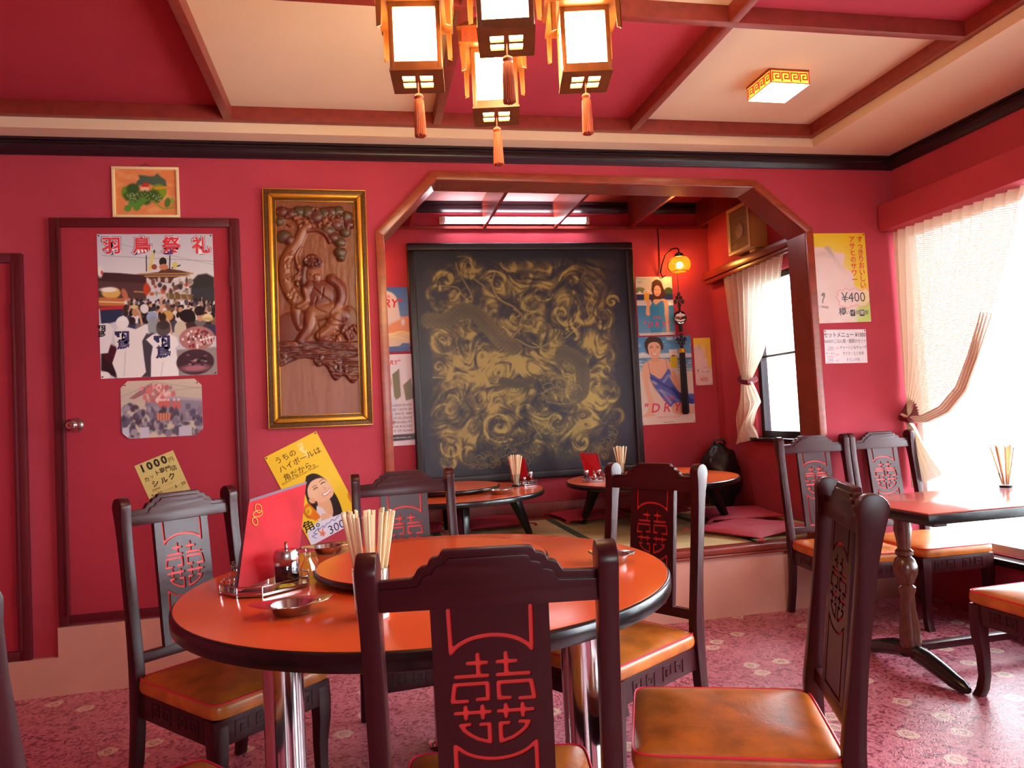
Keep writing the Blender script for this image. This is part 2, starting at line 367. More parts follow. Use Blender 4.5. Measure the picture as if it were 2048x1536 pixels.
struct(mb.build('wall_rear', 'wall'))
def window(name, axis, a0, a1, z0, z1, d0, d1, mull=(), rails=(), fm='alu'):
    """axis 'x': window lies in a plane of constant x (d0..d1), spanning a in y; 'y': constant y"""
    root = bpy.data.objects.new(name, None); COL.objects.link(root); struct(root)
    def B(mb, p0, q0, p1, q1, e=0):
        if axis == 'x': mb.box(d0+e, p0, q0, d1-e, p1, q1)
        else: mb.box(p0, d0+e, q0, p1, d1-e, q1)
    mb = MB(); t = .045
    B(mb, a0, z0, a1, z0+t); B(mb, a0, z1-t, a1, z1); B(mb, a0, z0+t, a0+t, z1-t); B(mb, a1-t, z0+t, a1, z1-t)
    for q in mull: B(mb, q-t/2, z0+t, q+t/2, z1-t)
    mb.build('window_frame', fm, root)
    for q in rails: m2 = MB(); B(m2, a0+t, q-.008, a1-t, q+.008, .006); m2.build('window_rail', 'alu', root)
    ed = [a0+t]+[q for q in mull]+[a1-t]
    for p, q in zip(ed[:-1], ed[1:]):
        m2 = MB(); B(m2, p+.0, z0+t, q, z1-t, (d1-d0)/2-.003); m2.build('pane', 'pane', root)
    return root
window('window_1', 'x', wy0, wy1, wz0, wz1, 3.25, 3.30, (2.78, 1.75, .72), (), 'aluglare')
window('added_rear_window', 'y', .1, 1.7, 1.1, 2.1, -2.68, -2.63, (.9,))  # unseen rear window, added and sized as fill light for camera-facing sides
struct(box('trim_1', 3.13, wy0, wz0-.035, 3.23, wy1+.03, wz0, 'black', bevel=.005)).name = 'trim_1'
struct(box('trim_2', 3.07, -.6, 2.175, 3.2, 3.80, 2.33, 'wall', bevel=.004))           # pelmet over the right window

# ceiling: lowered cream border, beams, red and cream panels between them
mb = MB(); mb.box(-3.1, 3.68, 2.635, 3.32, 4.0, 2.95); mb.box(2.58, -2.7, 2.635, 3.32, 3.68, 2.95); mb.box(-3.1, -2.7, 2.635, -2.6, 3.68, 2.95); mb.box(-2.6, -2.7, 2.635, 2.58, -2.2, 2.95)
mb.box(-2.6, -2.2, 2.78, 2.58, 3.68, 2.95)
ceil = struct(mb.build('ceiling', 'cream'))
bx = [-2.6, -1.62, -.59, .42, 1.48, 2.58]; by = [-2.2, -1.0, .2, 1.37, 2.57, 3.68]
for i in range(5):
    for j in range(5):
        box('panel', bx[i], by[j], 2.752, bx[i+1], by[j+1], 2.775, 'cream' if (i+j) % 2 == 0 else 'redpanel', ceil)
for i, x in enumerate(bx):
    a = x if i == 0 else x-.04 if i == 5 else x-.02
    box('beam', a, -2.2, 2.685, a+.04, 3.68, 2.752, 'beam', ceil, bevel=.003)
for i, y in enumerate(by):
    a = y if i == 0 else y-.04 if i == 5 else y-.02
    box('beam', -2.6, a, 2.684, 2.58, a+.04, 2.752, 'beam', ceil, bevel=.003)
cr = [(0, 0), (-.012, 0), (-.016, .008), (-.03, .02), (-.034, .036), (-.03, .05), (-.022, .056), (-.022, .064), (-.034, .068), (-.034, .08), (0, .08)]
struct(MB().prism([(3.82+p, 2.555+q) for p, q in cr], -3.0, 3.2, 'x').build('trim_3', 'crown', smooth=True))
struct(MB().prism([(3.2+p, 2.555+q) for p, q in cr], -2.6, 3.82, 'y').build('trim_4', 'crown', smooth=True))
struct(MB().prism([(-3.0-p, 2.555+q) for p, q in cr], -2.6, 3.82, 'y').build('trim_5', 'crown', smooth=True))

# plaster plinth, doors
struct(box('baseboard_back', -1.445, 3.79, 0, .12, 3.82, .31, 'plinth'))
struct(box('baseboard_left', -3.0, 3.79, 0, -1.445, 3.82, .175, 'plinth'))
struct(box('baseboard_right', 2.6, 3.805, 0, 3.2, 3.82, .31, 'plinth'))
def door(name, x0, x1, z0, z1, m='door'):
    d = struct(box(name, x0, 3.806, z0, x1, 3.82, z1, m))
    t = .045
    mb = MB(); mb.box(x0-t, 3.792, z0-t, x0, 3.82, z1+t); mb.box(x1, 3.792, z0-t, x1+t, 3.82, z1+t); mb.box(x0, 3.792, z1, x1, 3.82, z1+t); mb.box(x0, 3.792, z0-t*.8, x1, 3.82, z0)
    mb.box(x0-.012, 3.785, z0, x0+.004, 3.806, z1); mb.box(x1-.004, 3.785, z0, x1+.012, 3.806, z1)
    mb.build('door_frame', 'trimred', d, bevel=.004)
    for z in (z0+.25, z1-.25): box('hinge', x1-.006, 3.782, z-.05, x1+.008, 3.79, z+.05, 'trimred', d)
    return d
d1 = door('door_1', -1.395, -.625, .36, 2.20)
kn = MB().lathe([(.001, .075), (.018, .073), (.028, .06), (.031, .045), (.026, .03), (.013, .022), (.011, .008), (.033, .006), (.036, 0)], 24).build('door_handle', 'steel', d1, smooth=True, loc=(-1.35, 3.806, 1.251), rot=(PI/2, 0, 0))
MB().lathe([(.001, .078), (.007, .078), (.008, .07)], 12).build('key_cylinder', 'brass', d1, smooth=True, loc=(-1.35, 3.805, 1.251), rot=(PI/2, 0, 0))
door('door_2', -2.45, -1.605, .22, 2.03)

# alcove: casing round the opening, walls, platform, lattice
op = [(.12, .35), (.12, 2.165), (.417, 2.474), (2.27, 2.452), (2.6, 2.18), (2.6, .31)]
def offset(pl, d):
    out = []
    for i, p in enumerate(pl):
        n = []
        if i > 0: a = Vector(pl[i])-Vector(pl[i-1]); n.append(Vector((-a.y, a.x)).normalized())
        if i < len(pl)-1: a = Vector(pl[i+1])-Vector(pl[i]); n.append(Vector((-a.y, a.x)).normalized())
        s = sum(n, Vector((0, 0))); s.normalize(); out.append(tuple(Vector(p)+s*(d/max(.3, s.dot(n[0])))))
    return out
o2 = offset(op, .03); o3 = offset(op, -.014)
mb = MB()
for i in range(5): mb.prism([o3[i], o3[i+1], o2[i+1], o2[i]], 3.803, 3.822)
struct(mb.build('trim_6', 'casing', bevel=.003))
o4 = offset(op, -.016); mb = MB()
for i in range(5): mb.prism([op[i], op[i+1], o4[i+1], o4[i]], 3.822, 4.002)
struct(mb.build('trim_7', 'lintel'))
struct(box('wall_alcove_back', -.3, 5.55, 0, 2.97, 5.65, 2.95, 'wall'))
struct(box('wall_alcove_left', -.3, 4.0, 0, -.2, 5.55, 2.95, 'wall'))
mb = MB(); ay0, ay1, az0, az1 = 4.24, 4.96, .93, 2.10
mb.box(2.85, 4.0, 0, 2.97, ay0, 2.95); mb.box(2.85, ay1, 0, 2.97, 5.55, 2.95); mb.box(2.85, ay0, 0, 2.97, ay1, az0); mb.box(2.85, ay0, az1, 2.97, ay1, 2.95)
struct(mb.build('wall_alcove_right', 'wall'))
window('window_2', 'x', ay0, ay1, az0, az1, 2.89, 2.94, (), (1.52,))
struct(box('trim_8', 2.80, ay0-.05, az0-.03, 2.89, ay1+.08, az0, 'black', bevel=.004))
mb = MB(); mb.box(2.76, 4.02, 2.205, 2.85, 5.50, 2.262); mb.box(2.775, 4.02, 2.17, 2.85, 5.49, 2.205); mb.box(2.775, 4.02, 2.262, 2.85, 5.48, 2.27)
struct(mb.build('trim_9', 'lintel', bevel=.004))
ca = struct(box('ceiling_alcove', -.3, 4.0, 2.875, 2.97, 5.55, 2.95, 'redpanel'))
for a_, b_, m_ in ((-.17, .40, 'mauvepanel'), (.40, .97, 'mauvepanel'), (.97, 1.54, 'mauvepanel'), (1.54, 2.165, 'beam'), (2.165, 2.76, 'redpanel')): box('panel', a_, 4.0, 2.86, b_, 5.55, 2.875, m_, ca)
struct(MB().prism([(5.55+p, 2.775+q) for p, q in cr], -.2, 2.85, 'x').build('trim_10', 'crown', smooth=True))
lat = struct(box('trim_11', -.2, 5.525, 2.645, 2.85, 5.55, 2.665, 'beam'))
for x in (-.17, .40, .97, 1.54, 2.165, 2.76): box('lattice_board', x-.012, 4.0, 2.65, x+.012, 5.525, 2.86, 'lintel', lat)
struct(MB().box(-.2, 4.0, 0, 2.85, 5.55, .35).box(.12, 3.84, 0, 2.6, 4.0, .35).build('platform', 'plinth'))
pf = bpy.data.objects['platform']
mb = MB(); mb.box(.12, 3.80, .352, 2.6, 3.90, .386); mb.box(.12, 3.79, .335, 2.6, 3.84, .350)
struct(mb.build('trim_12', 'lintel', bevel=.005))
struct(box('baseboard_platform', .12, 3.81, 0, 2.6, 3.84, .335, 'plinth'))
for x0, x1 in ((-.2, .455), (.455, 1.335), (1.335, 2.21), (2.21, 2.85)):
    tm = struct(box('tatami_mat', x0, 4.0 if x0 < .12 or x1 > 2.6 else 3.90, .35, x1, 5.42, .38, 'tatami'))
    y0 = 4.0 if x0 < .12 or x1 > 2.6 else 3.90
    box('border', x0, y0, .38, x0+.028, 5.42, .3815, 'mat_edge', tm); box('border', x1-.028, y0, .38, x1, 5.42, .3815, 'mat_edge', tm)
struct(box('trim_13', -.2, 5.42, .35, 2.85, 5.53, .386, 'beam'))
struct(box('baseboard_alcove', -.2, 5.525, .386, 2.85, 5.55, .50, 'beam', bevel=.003))
struct(box('ground', 3.4, -12, -.5, 30, 20, -.4, 'ground'))
struct(box('ground', -12, -25, -.5, 3.3, -2.8, -.4, 'ground'))

# fluorescent lamp above the lattice
t = thing('fluorescent_lamp', 'white fluorescent tube lamp glowing above the alcove lattice', 'lamp', (1.22, 5.525, 2.705))
MB().box(-.60, -.02, -.028, .60, 0, .028).build('housing', 'paper', t, bevel=.004)
MB().tube([(-.56, -.040, 0), (.56, -.040, 0)], .015, 12).build('tube', 'tube', t, smooth=True)
for s in (-1, 1): MB().box(s*.572-.012, -.058, -.020, s*.572+.012, -.018, .020).build('lamp_holder', 'paper', t)
MB().tube([(0, -.02, -.02), (0, -.045, -.03), (0, -.045, -.06)], .0015, 6).build('pull_cord', 'cord', t)

# ------------------------------------------------------------ chairs
HC = .985; HS = .41
def lean(z): return -.071*(z-HS)/(HC-HS)-.006 if z > HS else -.006
def warp(mb):
    mb.v = [(x, y+lean(z), z) for x, y, z in mb.v]; return mb
MOTIF = []
HALF = [[(20, 81), (20, 113)], [(38, 95), (5, 95)], [(60, 117), (4, 117)], [(24, 157), (5, 157), (5, 130), (63, 130), (68, 159), (42, 159)],
        [(64, 179), (3, 179)], [(46, 169), (46, 189)], [(16, 169), (16, 189)], [(40, 199), (56, 200), (50, 209), (40, 217), (26, 225), (5, 231), (5, 200), (20, 200)]]
for s in (-1, 1): MOTIF += [[(s*(4.5+.93*x), y) for x, y in q] for q in HALF]
arc = [(70*math.sin(a), 49+27*(1-math.cos(a))/(1-math.cos(1.25))) for a in [i*1.25/8 for i in range(-8, 9)]]
k7 = 70*math.sin(1.25)
top_b = [(-k7-1, 4)]+arc+[(k7+1, 4)]
bot_b = [(-k7-1, 402), (-k7-1, 309-76+2)]+[(x, 309-y) for x, y in arc][1:-1]+[(k7+1, 235), (k7+1, 402), (-k7-1, 402)]
SP_H = .432; SP_W = .097
st = [[(x/1000, -y/1000) for x, y in s] for s in MOTIF+[top_b, bot_b]]
gl = loops_from_strokes(st, .0080, -.09, .09, -.42, .006, .0016)
gl = [l for l in gl]
# keep the groove that runs out under the top rail clear of the panel edge
outer = [(-SP_W, .012), (SP_W, .012), (SP_W, -SP_H), (-SP_W, -SP_H)]
gv, gf = curve_fill([outer]+gl, .0028)
def splat_panel(side):
    """carved face board; side -1 back face, +1 front face"""
    T = Matrix.Translation((0, side*.0072, .888)) @ Matrix.Rotation(PI/2, 4, 'X')
    return warp(MB().add(gv, gf, T))
def rail_profile(d=0):
    h = [(.07, .096), (.0745, .094), (.078, .088), (.080, .085), (.088, .0845), (.0945, .081), (.0975, .074), (.0995, .071), (.107, .0705), (.114, .067), (.119, .058), (.124, .052)]
    h = [(x-d*.6, z-d) for x, z in h]
    return [(-.182, 0)]+[(.182, 0)]+[(.182, .050-d)]+[(x, z) for x, z in reversed(h)]+[(-x, z) for x, z in h]+[(-.182, .050-d)]
post_side = [(.030, 0), (.026, .10), (.012, .20), (.006, .30)]
def post_profile():
    """side outline (y, z) of a back post, foot kicked back, head a rounded ear"""
    f = []; b = []
    for z, c, hw in ((0, -.055, .017), (.06, -.040, .018), (.14, -.018, .020), (.24, -.004, .022), (.36, .002, .024), (.44, 0, .024), (.52, -.009, .021), (.62, -.022, .019), (.74, -.040, .019), (.84, -.055, .021), (.89, -.063, .025), (.925, -.069, .029)):
        f.append((c+hw, z)); b.append((c-hw, z))
    head = [(-.072+.0335*math.cos(a), .952+.033*math.sin(a)) for a in [(-.1+i*(PI+.2)/10) for i in range(11)]]
    return f+head+b[::-1]
def ztube(mb, pts, hw, hd):
    """square-section bar along pts in (x,y,z), half sizes"""
    n = len(pts); vs = []; fs = []
    for i, (x, y, z) in enumerate(pts):
        a = hw[i] if isinstance(hw, list) else hw; b = hd[i] if isinstance(hd, list) else hd
        vs += [(x-a, y-b, z), (x+a, y-b, z), (x+a, y+b, z), (x-a, y+b, z)]
    for i in range(n-1):
        for k in range(4): k2 = (k+1) % 4; fs.append((4*i+k, 4*i+k2, 4*i+4+k2, 4*i+4+k))
    fs += [(3, 2, 1, 0), tuple(range(4*n-4, 4*n))]
    return mb.add(vs, fs)
def superloop(hx, hy, cy, n, p=.22):
    out = []
    for k in range(n):
        a = 2*PI*k/n; c, s = math.cos(a), math.sin(a)
        out.append((hx*math.copysign(abs(c)**p, c), cy+hy*math.copysign(abs(s)**p, s)))
    return out
def make_chair(label):
    t = thing('dining_chair', label, 'chair', group='double happiness dining chairs')
    for s in (-1, 1):
        MB().prism(post_profile(), s*.195-.017, s*.195+.017, 'x').build('back_post', 'wood', t, bevel=.004)
    mb = MB(); mb.prism([(x, z+.888) for x, z in rail_profile()], -.010, .010); warp(mb); mb.build('top_rail', 'woodh', t, bevel=.0025)
    mb = MB(); mb.prism([(x, z+.888) for x, z in rail_profile(.013)], -.0155, .0155); warp(mb)
    mb.build('rail_panel', 'woodh', bpy.data.objects[t.children[-1].name], bevel=.0025)
    mb = MB().box(-.182, -.011, .445, .182, .011, .478); warp(mb); mb.build('lower_rail', 'woodh', t, bevel=.002)
    mb = MB().box(-.094, -.0045, .46, .094, .0045, .894); mb2 = warp(mb)
    sp = mb2.build('splat', 'inlay', t); sp['label'] = 'red painted grooves of the carved splat'
    for s in (-1, 1): splat_panel(s).build('carved_board', 'wood', sp)
    mb = MB(); [mb.box(s*.0965-.0012, -.0044, .46, s*.0965+.0012, .0044, .894) for s in (-1, 1)]
    warp(mb).build('edge_strip', 'wood', sp)
    # seat frame with fretted apron
    mb = MB(); mb.box(-.20, .445, .285, .20, .468, .362).box(-.20, .0, .285, -.18, .446, .362).box(.18, 0, .285, .20, .446, .362).box(-.18, -.01, .30, .18, .014, .362)
    sf = mb.build('seat_frame', 'wood', t, bevel=.002)
    mb = MB(); F = Matrix.Translation((0, .468, .324)) @ Matrix.Rotation(-PI/2, 4, 'X') @ Matrix.Rotation(PI, 4, 'Z')
    F = Matrix(((-1, 0, 0, 0), (0, 0, 1, .468), (0, 1, 0, .324), (0, 0, 0, 1)))
    ks = [key(-.115, 0, .042), key(-.045, 0, .042, -1), key(.045, 0, .042), key(.115, 0, .042, -1)]
    ribbon(mb, ks, .0045, F, .0022)
    for s in (-1, 1):
        S = Matrix(((0, 0, s, s*.20), (1, 0, 0, .235), (0, 1, 0, .324), (0, 0, 0, 1)))
        ribbon(mb, [key(-.11, 0, .042), key(-.04, 0, .042, -1), key(.05, 0, .042), key(.12, 0, .042, -1)], .0045, S, .0022)
    mb.build('fret_carving', 'wood', sf)['kind'] = 'stuff'
    for s in (-1, 1):
        zs = [(.362, 0, .023), (.30, .002, .024), (.24, .003, .022), (.16, -.004, .018), (.08, -.004, .016), (.03, .006, .017), (0, .020, .018)]
        mb = MB(); ztube(mb, [(s*(.182+.35*d), .444+d, z) for z, d, h in zs], [h for *_, h in zs], [h for *_, h in zs])
        mb.build('leg', 'wood', t, bevel=.003)
    # cushion
    n = 64; rings = [(.198, .224, .362), (.206, .234, .368), (.209, .237, .380), (.208, .236, .398), (.204, .232, .408), (.196, .224, .4125), (.17, .195, .420), (.11, .13, .427), (.03, .035, .430)]
    vs = []; fs = []
    for hx, hy, z in rings:
        vs += [(x*(1 if y > 0 else .97), y, z) for x, y in superloop(hx, hy, .235+.01, n, .16 if hx > .15 else .3)]
    for i in range(len(rings)-1):
        for k in range(n): k2 = (k+1) % n; fs.append((i*n+k, i*n+k2, (i+1)*n+k2, (i+1)*n+k))
    fs += [tuple(range(n-1, -1, -1)), tuple(range((len(rings)-1)*n, len(rings)*n))]
    se = MB().add(vs, fs).build('seat', 'leather', t, smooth=True)
    MB().tube([(x*(1 if y > 0 else .97), y, .4095) for x, y in superloop(.2045, .2325, .245, 64, .16)], .0028, 6, closed=True).build('piping', 'piping', se, smooth=True)
    return t
ch0 = make_chair('dark carved chair in the foreground with its back to the viewer')
D = math.radians
def place(o, x, y, deg): o.location = (x, y, 0); o.rotation_euler = (0, 0, D(deg)-PI/2)
place(ch0, .197, 1.262, 80.8)
for lab, x, y, dg in (
    ('dark carved chair in front of the red door, left of the round table', -.615, 2.726, 311.3),
    ('dark carved chair behind the round table beside the yellow tilted poster', .148, 3.00, 275.3),
    ('dark carved chair right of the round table before the tatami platform', .995, 2.561, 211.9),
    ('dark carved chair seen edge-on at right with its wide tan seat to the left', 1.081, 1.623, 158.2),
    ('dark carved chair against the back wall, nearest the tatami platform', 2.495, 3.70, 264),
    ('dark carved chair against the back wall, nearest the long lace curtain', 2.935, 3.685, 268.5),
    ('dark carved chair cut off by the left picture edge, mostly out of view', -.66, 1.45, 40.0),
    ('dark carved chair cut off by the right picture edge, tucked under the rectangular table', 2.52, 2.04, 92.0)):
    dup(ch0, (x, y, 0), D(dg)-PI/2, lab)

# ------------------------------------------------------------ tables
def disc_top(mb, r, z0, z1):
    return mb.lathe([(r-.012, z0), (r-.002, z0+.004), (r, z0+.010), (r, z1-.008), (r-.003, z1-.002), (r-.008, z1)], 96)
TX, TY, TR = .172, 2.265, .725
t = thing('round_table', 'large round table with orange red top, black edge and chrome legs', 'table', (TX, TY, 0))
disc_top(MB(), TR, .672, .7185).build('table_edge', 'black', t, smooth=True)
MB().lathe([(0.001, .7186), (TR-.009, .7186), (TR-.009, .7195), (TR-.011, .720), (.001, .720)], 96, cap=False).build('tabletop', 'orange', t, smooth=True)
for a, r in ((200, .45), (318, .50), (80, .48)):
    x, y = r*math.cos(D(a)), r*math.sin(D(a))
    MB().lathe([(.075, 0), (.078, .006), (.060, .016), (.054, .03), (.054, .66), (.07, .664), (.07, .672)], 40, Matrix.Translation((x, y, 0))).build('leg', 'chrome', t, smooth=True)
t = thing('lazy_susan', 'orange red turntable with black edge on the large round table', 'turntable', (TX+.02, TY+.09, .72))
disc_top(MB(), .37, .012, .0305).build('turntable_edge', 'black', t, smooth=True)
MB().lathe([(.001, .0306), (.362, .0306), (.362, .0315), (.001, .032)], 80, cap=False).build('turntable_top', 'orange', t, smooth=True)
MB().lathe([(.12, 0), (.12, .004), (.10, .012)], 40).build('swivel_base', 'blackmat', t, smooth=True)

def low_table(x, y, rot, label):
    t = thing('low_table', label, 'table', (x, y, .38), rot, 'round low tables on the tatami')
    disc_top(MB(), .6, .284, .3185).build('table_edge', 'black', t, smooth=True)
    MB().lathe([(.001, .3186), (.591, .3186), (.591, .3195), (.001, .320)], 80, cap=False).build('tabletop', 'orange', t, smooth=True)
    for k in range(4):
        a = k*PI/2+PI/4; c, s = math.cos(a), math.sin(a)
        mb = MB(); ztube(mb, [(c*.50, s*.50, .001), (c*.39, s*.39, .285)], [.017, .035], [.017, .035]); mb.build('leg', 'black', t, bevel=.003)
    return t
low_table(.55, 4.82, D(-45), 'round low table with an orange top nearest the left of the alcove')
low_table(1.95, 4.85, D(-70), 'round low table with an orange top at the right of the alcove')
def susan(x, y, r, z, lab):
    t = thing('lazy_susan', lab, 'turntable', (x, y, z))
    disc_top(MB(), r, .010, .034).build('turntable_edge', 'black', t, smooth=True)
    MB().lathe([(.001, .0341), (r-.009, .0341), (r-.009, .035), (.001, .0352)], 64, cap=False).build('turntable_top', 'orange', t, smooth=True)
    MB().lathe([(.1, 0), (.1, .004), (.08, .010)], 32).build('swivel_base', 'blackmat', t, smooth=True)
susan(.52, 4.88, .35, .7002, 'orange turntable on the left low table in the alcove')
susan(2.10, 4.88, .27, .7002, 'orange turntable on the right low table in the alcove')

# rectangular table by the window
t = thing('rectangular_table', 'rectangular table with turned legs standing beside the long curtain', 'table', (2.65, 2.80, 0))
MB().box(-.495, -.29, .672, .475, .30, .712).build('table_edge', 'black', t, bevel=.006)
MB().box(-.485, -.28, .7122, .465, .29, .7185).build('tabletop', 'tabletop2', t, bevel=.002)
for s, x in ((-1, -.38), (1, .36)):
    pr = [(.045, .10), (.05, .12), (.048, .18), (.036, .26), (.034, .33), (.042, .345), (.042, .36), (.030, .37), (.038, .385), (.056, .42), (.058, .45), (.045, .48), (.030, .492), (.042, .50), (.042, .515), (.030, .525), (.033, .56), (.042, .61), (.036, .64), (.05, .66), (.05, .672)]
    MB().lathe([(r*.86, z) for r, z in pr], 28, Matrix.Translation((x, 0, 0))).build('turned_leg', 'turned', t, smooth=True)
    MB().box(x-.04, -.055, .075, x+.04, .055, .105).build('block', 'wood', t, bevel=.004)
    for q in (-1, 1):
        pts = [(x, q*.03, .085), (x, q*.10, .075), (x, q*.18, .052), (x, q*.24, .034), (x, q*.275, .027), (x, q*.30, .021)]
        MB().tube(pts, [.036, .038, .034, .030, .026, .014], 14).build('foot', 'black', t, smooth=True)
    MB().box(x-.03, -.22, .65, x+.03, .22, .672).build('bearer', 'wood', t)
MB().box(-.34, -.022, .085, .32, .022, .115).build('stretcher', 'wood', t, bevel=.004)

# ------------------------------------------------------------ lanterns and lamps
def tassel(parent, top, cord, head, length, r, m, mc='tassel'):
    """cord, knotted head and fluted skirt hanging from the point top"""
    x, y, z = top
    tr = MB().tube([(x, y, z), (x, y, z-cord)], .0018, 6).build('tassel_cord', mc, parent)
    n = 40; prof = [(r*.35, 0), (r*.75, -head*.25), (r*.85, -head*.6), (r*.62, -head), (r*.82, -head*1.25), (r*.92, -length*.5), (r*1.05, -length*.97), (r*.6, -length)]
    vs = []; fs = []
    for i, (q, h) in enumerate(prof):
        for k in range(n):
            a = 2*PI*k/n; w = 1+(.10*(k % 2)-.05 if i > 3 else 0); vs.append((x+q*w*math.cos(a), y+q*w*math.sin(a), z-cord+h-(.004*((k*7) % 5)/5 if i >= 6 else 0)))
    for i in range(len(prof)-1):
        for k in range(n): k2 = (k+1) % n; fs.append((i*n+k, i*n+k2, (i+1)*n+k2, (i+1)*n+k))
    fs += [tuple(range(n)), tuple(range((len(prof)-1)*n, len(prof)*n))]
    MB().add(vs, fs).build('tassel', m, parent, smooth=True)
def make_lantern(label, loc, rz):
    t = thing('hanging_lantern', label, 'lantern', loc, rz, 'square palace lanterns over the room')
    w = .071; h = .190
    bp = Vector((0, 0, .102))
    for k in range(4):       # paper panels, origin at the bulb
        R = Matrix.Rotation(k*PI/2, 4, 'Z')
        MB().add([tuple(R @ Vector(p)) for p in ((-.058, -.0635, -.080), (.058, -.0635, -.080), (.058, -.0635, .082), (-.058, -.0635, .082))], [(0, 1, 2, 3)]).build('paper_panel', 'lantern', t, loc=bp)
    MB().box(-.060, -.060, -.096, .060, .060, -.094).build('bottom_paper', 'lantern', t, loc=bp)
    mb = MB()
    for sx in (-1, 1):
        for sy in (-1, 1): mb.box(sx*w-.013 if sx > 0 else -w, sy*w-.013 if sy > 0 else -w, .0, sx*w if sx > 0 else -w+.013, sy*w if sy > 0 else -w+.013, h)
    mb.build('corner_posts', 'lampwood', t, bevel=.0015)['kind'] = 'stuff'
    mb = MB()
    for k in range(4):
        R = Matrix.Rotation(k*PI/2, 4, 'Z'); mb.box(-.058, -w, .003, .058, -w+.012, .024, R); mb.box(-.058, -w, h-.014, .058, -w+.012, h, R)
    mb.build('frame_bars', 'lampwood', t)['kind'] = 'stuff'
    # bottom plate with four openings
    mb = MB(); z0, z1 = -.002, .004; xs = [-.073, -.042, -.007, .007, .042, .073]; ys = [-.073, -.036, -.005, .005, .036, .073]
    for i in range(5):
        for j in range(5):
            if i in (1, 3) and j in (1, 3): continue
            mb.box(xs[i], ys[j], z0, xs[i+1], ys[j+1], z1)
    mb.build('bottom_grille', 'lampwood', t)
    # eaves with hanging corner boards, fretted fascia and roof
    MB().box(-.105, -.105, h, .105, .105, h+.006).build('eaves', 'lampwood', t, bevel=.001)
    for k in range(4):
        R = Matrix.Rotation(k*PI/2, 4, 'Z')
        for s in (-1, 1):
            b = MB().prism([(s*.100, h), (s*.084, h), (s*.087, h-.080), (s*.100, h-.084)], -.1, -.097, 'y', R).build('eaves_bracket', 'lampwood', t)
        f = MB().box(-.095, -.095, h+.006, .095, -.090, h+.052, R).build('fascia', 'lampred', t)
        m2 = MB(); F = R @ Matrix(((1, 0, 0, 0), (0, 0, -1, -.095), (0, 1, 0, h+.029), (0, 0, 0, 1)))
        ribbon(m2, [key(-.068, 0, .032), key(-.023, 0, .032, -1), key(.023, 0, .032), key(.068, 0, .032, -1)], .0045, F, .002)
        m2.build('fret', 'lampwood', f)['kind'] = 'stuff'
    m3 = MB(); a, b, z0, z1 = .110, .03, h+.052, h+.13
    m3.add([(-a, -a, z0), (a, -a, z0), (a, a, z0), (-a, a, z0), (-b, -b, z1), (b, -b, z1), (b, b, z1), (-b, b, z1)], [(3, 2, 1, 0), (4, 5, 6, 7), (0, 1, 5, 4), (1, 2, 6, 5), (2, 3, 7, 6), (3, 0, 4, 7)])
    m3.build('roof', 'lampwood', t, bevel=.001)
    MB().tube([(0, 0, z1), (0, 0, 2.752-loc[2])], .004, 8).build('hanging_rod', 'brass', t)
    MB().lathe([(.05, 2.752-loc[2]), (.05, 2.745-loc[2]), (.02, 2.735-loc[2]), (.005, 2.733-loc[2])], 20).build('ceiling_rose', 'brass', t, smooth=True)
    tassel(t, (0, 0, -.002), .034, .016, .122, .0155, 'tassel')
    return t
LL = [('hanging palace lantern on the left, tassel before the cream band', (.186, 2.02, 2.148), -8), ('hanging palace lantern on the right, beside the cream panel corner', (.682, 2.03, 2.172), -11),
      ('hanging palace lantern farthest back, its tassel reaching lowest', (.452, 2.25, 2.152), -11), ('hanging palace lantern nearest the viewer, mostly above the picture edge', (.396, 1.79, 2.152), -12)]
l0 = make_lantern(LL[0][0], LL[0][1], D(LL[0][2]))
for lab, loc, a in LL[1:]: dup(l0, loc, D(a), lab)

t = thing('ceiling_lamp', 'small square ceiling lamp with red and yellow key pattern sides', 'lamp', (2.026, 3.13, 2.752), D(1))
MB().box(-.10, -.10, -.070, .10, .10, -.067).build('lamp_panel', 'lampface', t)
mb = MB()
for k in range(4): mb.box(-.101, -.1015, -.068, .101, -.098, -.006, Matrix.Rotation(k*PI/2, 4, 'Z'))
mb.build('side_panels', 'lampside', t)
for k in range(4):
    m2 = MB(); R = Matrix.Rotation(k*PI/2, 4, 'Z'); F = R @ Matrix(((1, 0, 0, 0), (0, 0, -1, -.1015), (0, 1, 0, -.037), (0, 0, 0, 1)))
    ribbon(m2, [key(-.072, 0, .038), key(-.024, 0, .038), key(.024, 0, .038), key(.072, 0, .038)], .0055, F, .002)
    ribbon(m2, [[(-.098, -.029), (.098, -.029)], [(-.098, .029), (.098, .029)], [(-.1, -.03), (-.1, .03)], [(.1, -.03), (.1, .03)]], .004, F, .002)
    m2.build('fret', 'lampkey', t)['kind'] = 'stuff'
MB().box(-.104, -.104, -.006, .104, .104, 0).build('lamp_base', 'brass', t)

